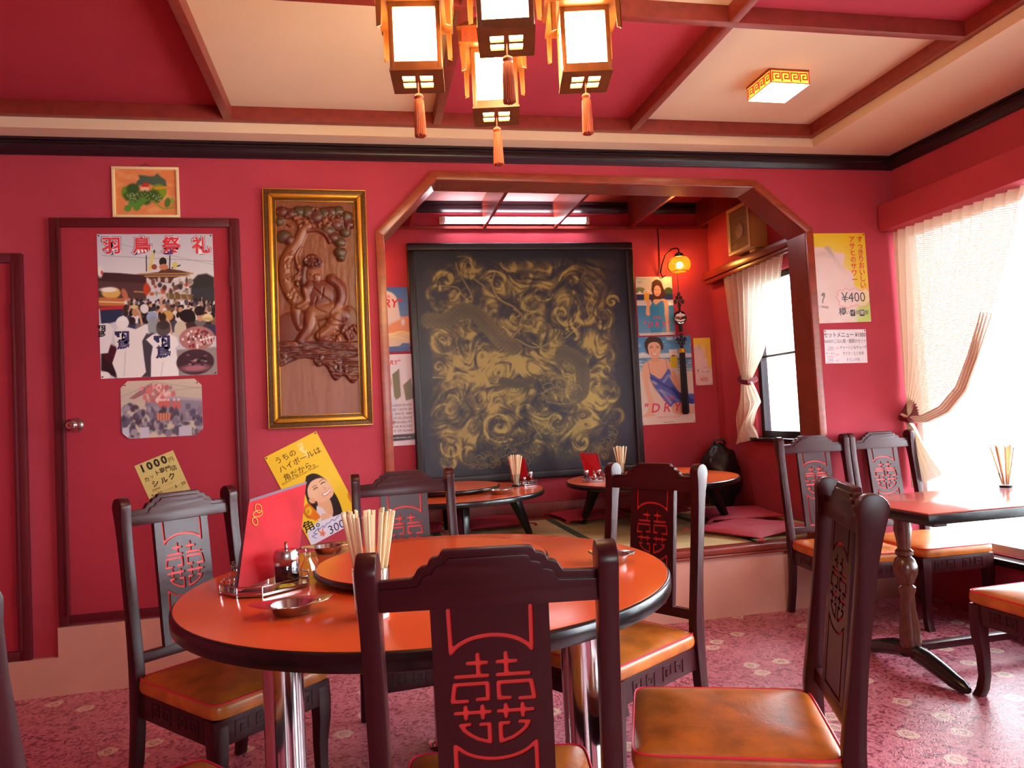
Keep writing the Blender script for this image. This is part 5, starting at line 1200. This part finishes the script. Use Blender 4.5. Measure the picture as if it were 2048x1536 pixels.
cv.line([(238, 195), (252, 193)], 4, (60, 36, 30)); cv.line([(272, 197), (288, 197)], 4, (60, 36, 30)); cv.line(smooth_pts([(244, 232), (262, 242), (282, 232)]), 5, (210, 80, 80)); cv.line([(250, 233), (276, 234)], 3, (250, 246, 240))
cv.poly(smooth_pts([(195, 340), (215, 315), (245, 345), (300, 310), (328, 320), (340, 400), (330, 470), (300, 620), (190, 620), (185, 480), (178, 390)]), (60, 150, 206), 2)
for k in range(6): cv.line([(205+k*20, 370), (215+k*22, 470)], 4, (40, 120, 180), 3)
beer(146, 255, 30, 46); cv.line([(132, 212), (150, 212)], 5, (40, 30, 40))
cv.poly([(60, 632), (452, 618), (452, 650), (60, 656)], (230, 222, 222))
ps = Poster('poster', 'upper beach beer poster with a long-haired woman in a blue dress', 'poster', cv, .315, .480, (2.353, 5.5485, 2.013), 0)
ps.t('SUPER', 258, 476, 34, 'ink_pink', shear=.15, bold=.02); ps.t('" D R Y "', 250, 545, 78, 'ink_pink', shear=.2, bold=.025); ps.t('Asahi', 68, 118, 20, 'ink_black', shear=.2); ps.t('ASAHI BREWERIES', 240, 638, 14, 'ink_grey'); ps.pins(.008)

cv = Canvas(150, 220, [(60, 672), (605, 665), (652, 1490), (102, 1520)], (236, 226, 214))
cv.vgrad(660, 830, (70, 150, 210), (96, 170, 220)); cv.mix((fbm(cv.X/80, cv.Y/30, 4, 2)-.5)*3*(cv.Y < 760), (226, 236, 244)); cv.vgrad(830, 870, (226, 236, 244), (210, 226, 236)); cv.vgrad(870, 1000, (70, 140, 190), (160, 196, 210)); cv.vgrad(1000, 1520, (232, 222, 206), (240, 232, 222))
cv.mix((fbm(cv.X/60, cv.Y/12, 3, 8)-.45)*3*((cv.Y > 820) & (cv.Y < 1030)), (236, 240, 244))
cv.poly(smooth_pts([(110, 950), (160, 905), (230, 885), (330, 880), (390, 905), (410, 1000), (380, 1100), (300, 1200), (220, 1160), (170, 1060), (190, 1200), (225, 1300), (210, 1400), (250, 1420), (110, 1440), (160, 1380), (165, 1280), (130, 1150), (108, 1040)]), (238, 196, 166), 2)
cv.poly([(205, 850), (280, 850), (290, 910), (200, 910)], (230, 180, 146), 2); cv.ell(235, 785, 66, 88, (240, 194, 162), -4, 2)
cv.poly(smooth_pts([(135, 720), (180, 672), (260, 672), (310, 700), (330, 770), (310, 800), (300, 760), (270, 725), (220, 720), (180, 735), (168, 770), (178, 840), (150, 800), (135, 760)]), (64, 40, 36), 2)
cv.line(smooth_pts([(192, 775), (210, 770), (222, 774)]), 5, (60, 36, 30)); cv.line(smooth_pts([(255, 775), (270, 770), (285, 775)]), 5, (60, 36, 30)); cv.line([(190, 762), (220, 756)], 4, (90, 60, 50)); cv.line([(254, 757), (284, 760)], 4, (90, 60, 50)); cv.poly(smooth_pts([(210, 825), (240, 832), (268, 822), (255, 845), (225, 848)]), (250, 246, 242), 1.5); cv.line(smooth_pts([(206, 823), (230, 850), (256, 847), (272, 820)]), 4, (206, 90, 90)); cv.line([(240, 785), (246, 805), (236, 808)], 3, (214, 156, 130), 2)
cv.poly(smooth_pts([(400, 960), (440, 1000), (470, 1060), (490, 1150), (470, 1180), (430, 1140), (405, 1060)]), (232, 180, 146), 2); cv.ell(430, 960, 44, 30, (236, 186, 152), 0, 2)
dress = (84, 110, 200)
cv.poly(smooth_pts([(185, 1015), (230, 1040), (300, 1070), (375, 980), (400, 1010), (405, 1080), (450, 1150), (520, 1220), (640, 1220), (640, 1310), (520, 1300), (440, 1320), (400, 1340), (350, 1300), (300, 1240), (230, 1150), (195, 1080)]), dress, 2)
for P, c_ in (([(200, 1060), (330, 1130), (520, 1230), (630, 1280)], (50, 66, 150)), ([(330, 1100), (380, 1040), (400, 1060)], (180, 196, 236)), ([(260, 1180), (360, 1210), (480, 1290)], (150, 170, 230)), ([(220, 1100), (250, 1120)], (226, 230, 244)), ([(420, 1160), (500, 1260), (620, 1300)], (40, 54, 130)), ([(300, 1180), (400, 1300)], (190, 200, 240))): cv.line(smooth_pts(P), 18, c_, 6, .9)
cv.poly(smooth_pts([(410, 1330), (450, 1300), (530, 1310), (600, 1320), (640, 1340), (640, 1400), (560, 1415), (450, 1410), (415, 1380)]), (236, 196, 168), 2)
cv.poly([(395, 850), (475, 850), (468, 970), (402, 970)], (232, 216, 70), 2); cv.poly([(384, 792), (472, 790), (476, 852), (396, 855)], (248, 244, 236), 2); cv.poly([(402, 968), (468, 968), (466, 1000), (410, 1000)], (226, 222, 226), 2); cv.line([(418, 852), (446, 852)], 8, (40, 40, 60))
cv.line([(170, 915), (190, 1020)], 3, (60, 60, 120)); cv.line([(352, 885), (372, 985)], 3, (60, 60, 120))
ps = Poster('poster', 'lower beach beer poster with a short-haired woman leaning on sand', 'poster', cv, .462, .712, (2.412, 5.5485, 1.405), 0)
ps.t('SUPER', 380, 1265, 46, 'ink_pink', shear=.15); ps.t('" D R Y "', 345, 1352, 120, 'ink_pink', shear=.2, bold=.02); ps.t('アサヒスーパードライ', 380, 1440, 24, 'ink_red'); ps.t('ASAHI BREWERIES', 380, 1488, 14, 'ink_grey'); ps.pins(.010)
cv = Canvas(60, 150, [(88, 90), (685, 92), (745, 1028), (150, 1042)]); sour(cv); cv.mix((cv.V > .74)*1., (236, 212, 206))
ps = Poster('poster', 'narrow yellow and pink strip poster in the alcove beside the tassel', 'poster', cv, .150, .390, (2.742, 5.5485, 1.545), 0)
ps.t('すっきりおいしい', 560, 370, 62, 'ink_red', vertical=True, sp=.93); ps.t('400', 440, 925, 210, 'ink_rose', sx=.9); ps.t('樽ハイ倶楽部', 520, 770, 44, 'ink_grey'); ps.pins(.007, ((-1, -1), (1, -1)))
cv = Canvas(110, 160, [(0, 70), (330, 70), (340, 640), (10, 640)], (70, 120, 190))
cv.vgrad(60, 330, (60, 110, 186), (90, 140, 200)); cv.vgrad(330, 480, (236, 150, 96), (244, 190, 120)); cv.vgrad(480, 600, (236, 206, 150), (226, 200, 170)); cv.poly([(0, 600), (340, 590), (340, 650), (0, 650)], (40, 70, 150))
cv.poly(smooth_pts([(60, 150), (130, 100), (200, 110), (245, 160), (262, 260), (270, 400), (200, 440), (60, 440)]), (236, 222, 212), 4); cv.poly(smooth_pts([(150, 430), (220, 380), (340, 350), (340, 460), (160, 470)]), (238, 150, 90), 8)
cv.line(smooth_pts([(150, 490), (210, 486), (240, 470), (290, 466), (335, 486)]), 12, (255, 236, 150), 4); cv.line(smooth_pts([(150, 520), (230, 508), (320, 540)]), 7, (250, 226, 130), 3); cv.poly([(240, 610), (285, 565), (335, 570), (335, 600)], (50, 90, 170), 2); cv.ell(290, 380, 14, 30, (240, 236, 232), 0, 4)
ps = Poster('poster', 'blue and orange beer poster half hidden left of the dragon painting', 'poster', cv, .33, .49, (.190, 5.5485, 1.955), 0)
ps.t('SUPER', 150, 155, 34, 'ink_pink', shear=.15, bold=.01); ps.t('"DRY"', 165, 215, 88, 'ink_red', shear=.2, bold=.02); ps.t('Asahi', 40, 100, 20, 'ink_white')
cv = Canvas(120, 170, [(-100, 680), (370, 680), (385, 1500), (-85, 1500)], (232, 224, 226))
for P in ([(218, 860), (272, 810), (280, 1060), (240, 1095), (228, 1060)], [(300, 960), (360, 900), (385, 1080), (318, 1100)]): cv.poly(P, (120, 110, 60), 2)
cv.poly([(60, 830), (175, 830), (210, 930), (190, 1030), (160, 1030), (60, 1030)], (50, 36, 36), 3); cv.ell(190, 930, 22, 60, (196, 150, 126), 0, 3); cv.poly(smooth_pts([(40, 1040), (175, 1020), (240, 1080), (250, 1160), (230, 1300), (190, 1310), (40, 1320)]), (222, 220, 228), 3); cv.ell(205, 1290, 26, 24, (206, 160, 140), 0, 3)
cv.poly([(-90, 1405), (385, 1398), (385, 1452), (-85, 1465)], (60, 36, 46), 1.5); cv.poly([(196, 1420), (212, 1412), (206, 1440)], (220, 70, 90))
ps = Poster('poster', 'white English-text beer poster low beside the left edge of the dragon painting', 'poster', cv, .455, .69, (.135, 5.5485, 1.345), 0)
ps.t('SUPER "DRY"', 130, 755, 52, 'ink_red', shear=.2, bold=.01)
for k_, s_ in enumerate(('THE FINEST OF INGREDIENTS', 'A MATURED TASTE IN', 'BREWING SINCE 1889', 'FOR EXCELLENCE', 'OF DRINKABILITY', 'ALL YEAR ROUND', 'THE TASTE OF ASAHI')): ps.t(s_, 362, 1140+k_*38, 27, 'ink_grey', shear=.2, align='RIGHT')
ps.t('ASAHI BREWERIES, LTD.', 270, 1430, 16, 'ink_white')

# the dragon painting ----------------------------------------------------------
cv = Canvas(400, 400, [(75, 315), (1135, 312), (1190, 1425), (105, 1445)], (46, 44, 56))
X, Y = cv.X, cv.Y
n1 = fbm(X/150, Y/150, 4, 21); cv.I = cv.I+(n1[..., None]-.5)*np.array([26, 24, 30])
G = np.zeros(X.shape)
wx = X+70*(fbm(X/130, Y/130, 3, 31)-.5)*2; wy = Y+70*(fbm(X/130, Y/130, 3, 47)-.5)*2
env = np.clip((X-115)/110, 0, 1)*np.clip((1120-X)/140, 0, 1)*np.clip((Y-345)/70, 0, 1)*np.clip((1410-Y)/110, 0, 1)
G += env*np.clip((fbm(wx/85, wy/85, 4, 61)-.46)*3.2, 0, .55)
def blob(x, y, rx, ry, a, rot=0):
    c_, s_ = math.cos(D(rot)), math.sin(D(rot)); dx, dy = X-x, Y-y; u = (dx*c_+dy*s_)/rx; v = (-dx*s_+dy*c_)/ry
    global G; w_ = (fbm(X/40, Y/40, 3, int(x)) - .5)*.9; G = np.maximum(G, a*np.clip(1.25-np.hypot(u, v)+w_, 0, 1)**.8)
for b_ in ((420, 900, 210, 110, .9, 20), (600, 890, 170, 80, .95, 8), (300, 960, 130, 60, .85, 25), (500, 1040, 160, 60, .85, 0), (740, 850, 60, 130, .8, 15), (970, 800, 90, 60, .85, 30), (1010, 880, 50, 70, .75, 0), (930, 1060, 80, 90, .85, 20), (1000, 1110, 60, 60, .8, 0), (850, 1230, 120, 50, .8, -20), (310, 1220, 90, 70, .8, 25),
           (250, 860, 60, 60, .7, 0), (450, 1090, 120, 40, .8, 0), (620, 540, 80, 40, .75, -10), (720, 480, 90, 40, .6, 10), (430, 540, 80, 40, .6, 40), (690, 640, 40, 100, .55, 10), (960, 1180, 50, 60, .7, 0), (650, 1170, 40, 60, .5, 0), (250, 1000, 90, 40, .7, 20), (800, 560, 50, 60, .6, 0), (600, 400, 90, 30, .6, 0)): blob(*b_)
VORT = []
def curl(cx, cy, r, turns, rot, mir=1, w_=10, a=.9, strands=True):
    global G
    if r > 24: VORT.append((cx, cy, r, mir))
    w = cv.win(cx-r*1.3-w_*3, cy-r*1.3-w_*3, cx+r*1.3+w_*3, cy+r*1.3+w_*3); g = G[w]
    for f_, a_, ww in (((1, a, w_), (.74, a*.7, w_*.75), (1.2, a*.45, w_*.6)) if strands and r > 24 else ((1, a, w_),)):
        P = []; n_ = 22
        for k in range(n_+1):
            t_ = k/n_; an = D(rot)+mir*turns*2*PI*t_; rr = r*f_*(1-t_)**.75+2; P.append((cx+rr*math.cos(an), cy+rr*math.sin(an)))
        best = np.zeros(g.shape); X_, Y_ = cv.X[w], cv.Y[w]
        for k, ((ax, ay), (bx, by)) in enumerate(zip(P[:-1], P[1:])):
            dx, dy = bx-ax, by-ay; t = np.clip(((X_-ax)*dx+(Y_-ay)*dy)/(dx*dx+dy*dy+1e-9), 0, 1); d = np.hypot(X_-ax-t*dx, Y_-ay-t*dy)
            q = ww*(.35+.9*math.sin(PI*(.12+.7*k/n_))); best = np.maximum(best, np.clip(1-d/q, 0, 1)**.8*(.55+.45*math.sin(PI*(.15+.8*k/n_))))
        g = np.maximum(g, a_*best)
    G[w] = g
def wisp(P, w_=9, a=.9):
    global G
    P = smooth_pts(P, 7); d = cv.dist(P); G = np.maximum(G, a*np.clip(1-d/w_, 0, 1))
for c_ in ((215, 760, 70, 1.4, 30, 1, 16), (210, 750, 40, 1.2, 200, 1, 10), (190, 890, 34, 1.3, 90, -1, 9), (230, 470, 60, .7, 180, 1, 14), (190, 520, 60, .6, 120, 1, 12), (360, 420, 70, .6, 250, -1, 12), (480, 480, 70, .7, 200, 1, 14), (560, 380, 60, .5, 180, -1, 12), (620, 430, 80, .55, 170, -1, 14), (700, 520, 60, .7, 20, 1, 12), (640, 560, 70, .5, 60, 1, 14),
            (800, 640, 60, 1.2, 0, 1, 12), (810, 640, 90, .8, 300, 1, 13), (850, 470, 55, .8, 180, 1, 14), (1060, 580, 34, 1.2, 0, -1, 8), (1030, 930, 34, 1.1, 60, 1, 9), (1000, 680, 70, .6, 300, 1, 12), (900, 640, 80, .6, 330, 1, 14), (280, 560, 70, .6, 90, -1, 12), (480, 1190, 60, 1.1, 200, 1, 11), (470, 1180, 100, .7, 60, 1, 12), (600, 1140, 60, .8, 0, -1, 12), (400, 840, 40, 1.1, 0, 1, 9),
            (230, 1130, 80, .5, 180, 1, 14), (250, 1290, 60, .8, 200, -1, 12), (330, 1320, 60, .7, 90, 1, 11), (240, 1360, 50, .7, 200, -1, 10), (770, 1180, 60, .8, 90, 1, 12), (960, 1000, 60, .7, 200, 1, 12), (1040, 1060, 60, .6, 300, 1, 12), (560, 1010, 60, .8, 20, 1, 10), (480, 930, 60, .7, 180, -1, 10), (330, 420, 80, .45, 240, 1, 12), (720, 800, 90, .45, 20, 1, 14), (860, 760, 60, .6, 200, 1, 12), (650, 700, 70, .5, 150, 1, 12), (820, 920, 50, .6, 0, 1, 10), (900, 1290, 50, .8, 180, -1, 10), (420, 700, 60, .5, 200, 1, 10)): curl(*c_)
for i_ in range(120):     # drifting cloud hooks between the drawn ones
    curl(rnd.uniform(170, 1080), rnd.uniform(400, 1340), rnd.uniform(22, 66), rnd.uniform(.35, .9), rnd.uniform(0, 360), rnd.choice((-1, 1)), rnd.uniform(7, 15), rnd.uniform(.3, .6))
VX = 40*(fbm(X/160, Y/160, 2, 91)-.5); VY = 40*(fbm(X/160, Y/160, 2, 92)-.5)          # brushed streaks that follow the swirls
for cx, cy, r, mir in VORT:
    dx, dy = X-cx, Y-cy; k_ = mir*np.exp(-(dx*dx+dy*dy)/(2.6*r*r))*60/(np.hypot(dx, dy)+r*.3); VX += -dy*k_; VY += dx*k_
VL = np.hypot(VX, VY)+1e-6; VX /= VL; VY /= VL; N_ = vnoise(X/11, Y/11, 5); acc = N_.copy(); cnt = 1; ny_, nx_ = X.shape
jj, ii = np.mgrid[0:ny_, 0:nx_].astype(float)
for sg in (1, -1):
    pi, pj = ii.copy(), jj.copy()
    for _ in range(11):
        a_i = np.clip(pi, 0, nx_-1).astype(int); a_j = np.clip(pj, 0, ny_-1).astype(int); pi += sg*1.15*VX[a_j, a_i]; pj += sg*1.15*VY[a_j, a_i]
        acc += N_[np.clip(pj, 0, ny_-1).astype(int), np.clip(pi, 0, nx_-1).astype(int)]; cnt += 1
S_ = (acc/cnt-.5)/(acc/cnt).std()
G = np.clip(G*1.05+env*.10, 0, 1); G = np.clip(G*(1+.24*S_)+env*.05*S_+.02*env, 0, 1)
for P in ([(470, 425), (455, 490), (490, 560), (560, 600), (590, 640), (540, 665), (560, 700), (600, 700), (560, 740), (545, 775)], [(200, 490), (280, 500), (310, 540), (350, 570), (350, 530), (290, 420), (280, 380)], [(320, 380), (350, 440), (420, 500)], [(940, 480), (970, 520), (930, 600), (940, 660), (880, 710), (820, 760)], [(650, 780), (700, 810), (740, 840), (720, 870), (660, 850)],
          [(480, 960), (560, 985), (620, 985)], [(160, 940), (230, 950), (300, 1000)], [(690, 1040), (760, 1010), (840, 1030), (880, 1010)], [(640, 1160), (660, 1210), (690, 1260)], [(560, 610), (600, 640), (590, 680)], [(380, 790), (440, 830), (520, 800), (560, 760), (640, 800), (700, 800), (770, 760), (790, 720)]): wisp(P, 8, .95)
# scaled body arches
scale_tex = .5+.28*np.sin(X/4.2)*np.sin(Y/4.2)+.6*(fbm(X/6, Y/6, 2, 3)-.5)
def body(P, w_, a=.62):
    global G
    d = cv.dist(smooth_pts(P, 7)); m_ = np.clip((w_-d)/8, 0, 1); G = G*(1-m_)+m_*(a*.62+a*.42*scale_tex*np.clip(d/w_+.2, 0, 1)); G = np.maximum(G, .7*np.clip(1-np.abs(d-w_)/4, 0, 1)*(.5+.5*np.sin((X+Y)/4)))
body([(140, 660), (230, 660), (300, 615), (370, 630), (430, 690), (490, 760), (560, 800)], 42); body([(800, 840), (850, 850), (890, 890), (905, 950), (900, 1030), (870, 1060)], 40); body([(500, 970), (570, 985), (640, 970)], 26, .5)
blob(790, 1045, 95, 45, .45, 4)
for k_ in range(46): x_, y_ = rnd.uniform(700, 880), rnd.uniform(1005, 1085); curl(x_, y_, rnd.uniform(8, 22), .8, rnd.uniform(0, 360), 1, 3.4, .8)
for P in ([(760, 1010), (740, 985), (700, 1000), (720, 1030)], [(830, 1010), (880, 1000), (900, 1030)], [(720, 1080), (800, 1095), (870, 1085)], [(760, 1040), (800, 1060), (850, 1045)]): wisp(P, 5, .95)
for k_ in range(120):    # breaking wave foam along the foot
    t_ = rnd.random(); x_ = rnd.uniform(330, 640); y_ = 1400-(1-abs(x_-560)/240)*rnd.uniform(0, 200)
    if rnd.random() < .4: x_ = rnd.uniform(880, 1085); y_ = 1400-(x_-870)/200*rnd.uniform(20, 190)
    curl(x_, min(1395, y_), rnd.uniform(8, 20), .9, rnd.uniform(150, 300), 1, 3.2, rnd.uniform(.5, .85))
G = np.clip(G*(.78+.44*n1), 0, 1); gold = np.array([180, 160, 84.]); gold2 = np.array([128, 104, 46.])
cv.I = cv.I*(1-G[..., None])+(gold*G[..., None]+gold2*(1-G[..., None]))*G[..., None]
e_ = np.minimum(np.minimum(cv.U, 1-cv.U), np.minimum(cv.V, 1-cv.V)); cv.mix(np.clip(.045-e_, 0, .045)/.045*.7, (38, 34, 42))
PW, PH = 1.81, 1.845
f = thing('dragon_painting', 'huge black and gold dragon painting in a stitched dark leather frame', 'painting', (1.265, 5.55, 1.607), rot=WALL(0))
sheet('canvas', cv, PW-.10, PH-.10, 'picture', f, thick=.025)
for a, (x0, y0, x1, y1) in enumerate(((-PW/2, PH/2-.06, PW/2, PH/2), (-PW/2, -PH/2, PW/2, -PH/2+.06), (-PW/2, -PH/2+.06, -PW/2+.06, PH/2-.06), (PW/2-.06, -PH/2+.06, PW/2, PH/2-.06))):
    fr = MB().box(x0, y0, 0, x1, y1, .048).build('frame_board', 'leather_frame', f, bevel=.012, seg=3)
    mb = MB(); hor = a < 2; L_ = (x1-x0) if hor else (y1-y0); n_ = int(L_/.02)
    for k_ in range(n_):
        s_ = (x0 if hor else y0)+(k_+.3)*.02
        if hor: y_ = y0+.014 if a == 0 else y1-.014; mb.box(s_, y_-.001, .0475, s_+.010, y_+.001, .0492)
        else: x_ = x1-.014 if a == 2 else x0+.014; mb.box(x_-.001, s_, .0475, x_+.001, s_+.010, .0492)
    mb.build('stitching', 'stitch', fr)['kind'] = 'stuff'

# carved wooden panel ----------------------------------------------------------
cv = Canvas(165, 440, [(108, 112), (576, 112), (606, 1398), (136, 1412)], (128, 70, 40)); X, Y = cv.X, cv.Y
H_ = .002*fbm(X/60, Y/40, 4, 5)+.0015*fbm(X/14, Y/60, 3, 6); cv.mix((fbm(X/120, Y/160, 4, 4)-.4)*1.5, (128, 64, 38))
def dome(x, y, rx, ry, h, rot=0, col=None, base=0, p=.5):
    global H_
    c_, s_ = math.cos(D(rot)), math.sin(D(rot)); dx, dy = X-x, Y-y; r2 = ((dx*c_+dy*s_)/rx)**2+((-dx*s_+dy*c_)/ry)**2; m_ = np.clip(1-r2, 0, 1)**p
    H_ = np.maximum(H_, (base+h*m_)*(r2 < 1)+H_*(r2 >= 1))
    if col: cv.mix(np.clip((1-r2)*5, 0, 1)*.85, col)
def limb(P, w0, w1, h, col=None, base=0):
    global H_
    P = smooth_pts(P, 6); n_ = len(P)
    for k_ in range(0, n_-1, 1):
        w_ = w0+(w1-w0)*k_/n_; d = cv.dist(P[k_:k_+2]); m_ = np.clip(1-(d/w_)**2, 0, 1)**.5
        H_ = np.where(m_ > 0, np.maximum(H_, base+h*m_), H_)
        if col: cv.mix(np.clip((1-d/w_)*5, 0, 1)*.35, col)
BR1 = (104, 46, 34); BR2 = (86, 36, 30); LT = (136, 80, 52); GR = (74, 58, 40)
for x, y, r in ((150, 180, 40), (200, 190, 38), (250, 175, 40), (300, 178, 44), (350, 205, 50), (400, 180, 40), (440, 175, 40), (480, 170, 36), (530, 200, 36), (545, 250, 34), (470, 250, 50), (420, 290, 44), (450, 330, 40), (520, 300, 34), (160, 330, 48), (190, 350, 36), (130, 240, 30), (490, 360, 36), (490, 420, 38), (495, 455, 26)): dome(x, y, r, r*.85, .016, 0, GR if (x*7+y) % 3 else BR2, .004)
for k_ in range(90): x = rnd.uniform(115, 565); y = rnd.uniform(160, 270); dome(x, y, rnd.uniform(8, 18), rnd.uniform(6, 12), .004, rnd.uniform(0, 180), None, .014)
limb([(260, 740), (210, 690), (170, 600), (165, 500), (190, 430), (240, 360), (270, 290), (300, 270)], 46, 26, .020, LT)          # trunk
limb([(300, 290), (350, 285), (400, 310), (430, 360)], 16, 10, .017, BR1); limb([(400, 290), (430, 250), (470, 225), (500, 235)], 9, 7, .019, LT); limb([(240, 250), (270, 235), (320, 260)], 9, 7, .019, LT); limb([(245, 520), (230, 450), (255, 400)], 14, 10, .016, LT)
for k_ in range(30): dome(rnd.uniform(160, 250), rnd.uniform(430, 720), rnd.uniform(6, 14), rnd.uniform(10, 20), .004, rnd.uniform(0, 60), None, .019)
# seated figure
dome(330, 560, 52, 70, .020, -6, LT); dome(330, 490, 58, 40, .020, 0, BR2); dome(325, 455, 34, 22, .026, 0, BR1)
for k_ in range(12): a = k_*PI/6; dome(325+44*math.cos(a), 478+24*math.sin(a), 11, 10, .006, 0, None, .020)
dome(345, 575, 10, 16, .006, 0, None, .022); dome(320, 560, 10, 5, .004, 0, None, .022); dome(362, 560, 10, 5, .004, 0, None, .022); dome(345, 600, 18, 7, .004, 0, None, .021)
limb([(280, 520), (270, 600), (300, 660)], 24, 26, .014, BR2); dome(370, 680, 92, 90, .022, 0, BR1, .002); dome(300, 650, 34, 60, .026, 12, BR1); limb([(440, 590), (490, 640), (490, 720), (440, 790)], 36, 30, .026, BR1); limb([(280, 650), (290, 720), (240, 755)], 24, 18, .030, LT)
limb([(330, 790), (440, 770), (500, 800)], 54, 50, .024, LT); limb([(320, 800), (300, 880), (250, 960)], 44, 26, .026, LT); limb([(470, 810), (430, 880), (370, 930)], 46, 34, .028, LT); limb([(230, 760), (230, 820), (250, 880)], 34, 26, .018, LT); dome(240, 965, 40, 16, .018, -8, LT); dome(400, 950, 50, 20, .018, 4, BR1)
for P in ([(340, 820), (360, 880), (360, 940)], [(400, 820), (420, 860), (480, 870)], [(330, 640), (400, 700), (430, 720)], [(350, 700), (340, 760), (400, 790)], [(450, 620), (470, 690), (450, 760)], [(260, 780), (250, 860)], [(390, 640), (380, 700)], [(440, 830), (500, 850), (520, 830)]):
    d = cv.dist(smooth_pts(P, 5)); H_ = H_-.006*np.clip(1-d/7, 0, 1)
dome(200, 900, 110, 120, .010, 0, BR1); dome(540, 850, 60, 110, .010, 0, BR1)
for k_ in range(26): dome(rnd.uniform(430, 590), rnd.uniform(870, 980), 14, 22, .012, rnd.uniform(-40, 40), None, .006)
# rocks and ground with a ragged lower edge
edge = 1090+30*np.sin(X/60)+.42*np.clip(X-330, 0, None)+24*np.sin(X/17)*(X > 330)
rock = (Y > 965) & (Y < edge); tex = fbm(X/70, Y/14, 4, 77)
H_ = np.where(rock, np.maximum(H_, .010+.016*tex), H_); cv.mix(rock*.9, BR2); cv.mix(rock*np.clip((tex-.5)*3, 0, 1)*.7, (140, 76, 50))
for k_ in range(40): x = rnd.uniform(115, 600); dome(x, 1085+max(0, x-330)*.4+rnd.uniform(-50, 20), rnd.uniform(12, 34), rnd.uniform(8, 18), .010, rnd.uniform(-30, 30), None, .012)
low = (Y >= edge); H_ = np.where(low, .003+.001*fbm(X/30, Y/200, 3, 8), H_); cv.mix(low*.9, (146, 92, 72)); cv.mix(low*(fbm(X/20, Y/160, 3, 12) > .62)*.25, (120, 70, 56))
for _ in range(2): H_[1:-1, 1:-1] = (H_[1:-1, 1:-1]*4+H_[:-2, 1:-1]+H_[2:, 1:-1]+H_[1:-1, :-2]+H_[1:-1, 2:])/8
H_[0, :] = H_[-1, :] = H_[:, 0] = H_[:, -1] = 0
f = thing('carved_panel', 'tall carved wood relief of a seated figure under a pine, in a gilt frame', 'carving', (-.212, 3.82, 1.789), rot=WALL(.6))
CW, CH = .512, 1.215
sheet('carved_relief', cv, CW-.12, CH-.12, 'carving', f, thick=.006, relief=H_*1.15)
def frame_ring(x, y, b, z0, z1, m, nm, bev):
    mb = MB()
    for P in ([(-x, y), (x, y), (x-b, y-b), (-x+b, y-b)], [(-x, -y), (-x+b, -y+b), (x-b, -y+b), (x, -y)], [(-x, y), (-x+b, y-b), (-x+b, -y+b), (-x, -y)], [(x, y), (x, -y), (x-b, -y+b), (x-b, y-b)]): mb.prism(P, z0, z1, 'z')
    return mb.build(nm, m, f, bevel=bev)
frame_ring(CW/2, CH/2, .004, 0, .026, 'gold', 'outer_bead', .001); frame_ring(CW/2-.004, CH/2-.004, .022, 0, .022, 'olivegold', 'frame', .002)
frame_ring(CW/2-.026, CH/2-.026, .022, 0, .036, 'gold', 'gilt_moulding', .009); frame_ring(CW/2-.048, CH/2-.048, .014, 0, .018, 'olivegold', 'inner_frame', .001); frame_ring(CW/2-.060, CH/2-.060, .0025, 0, .020, 'gold', 'inner_bead', .0005)
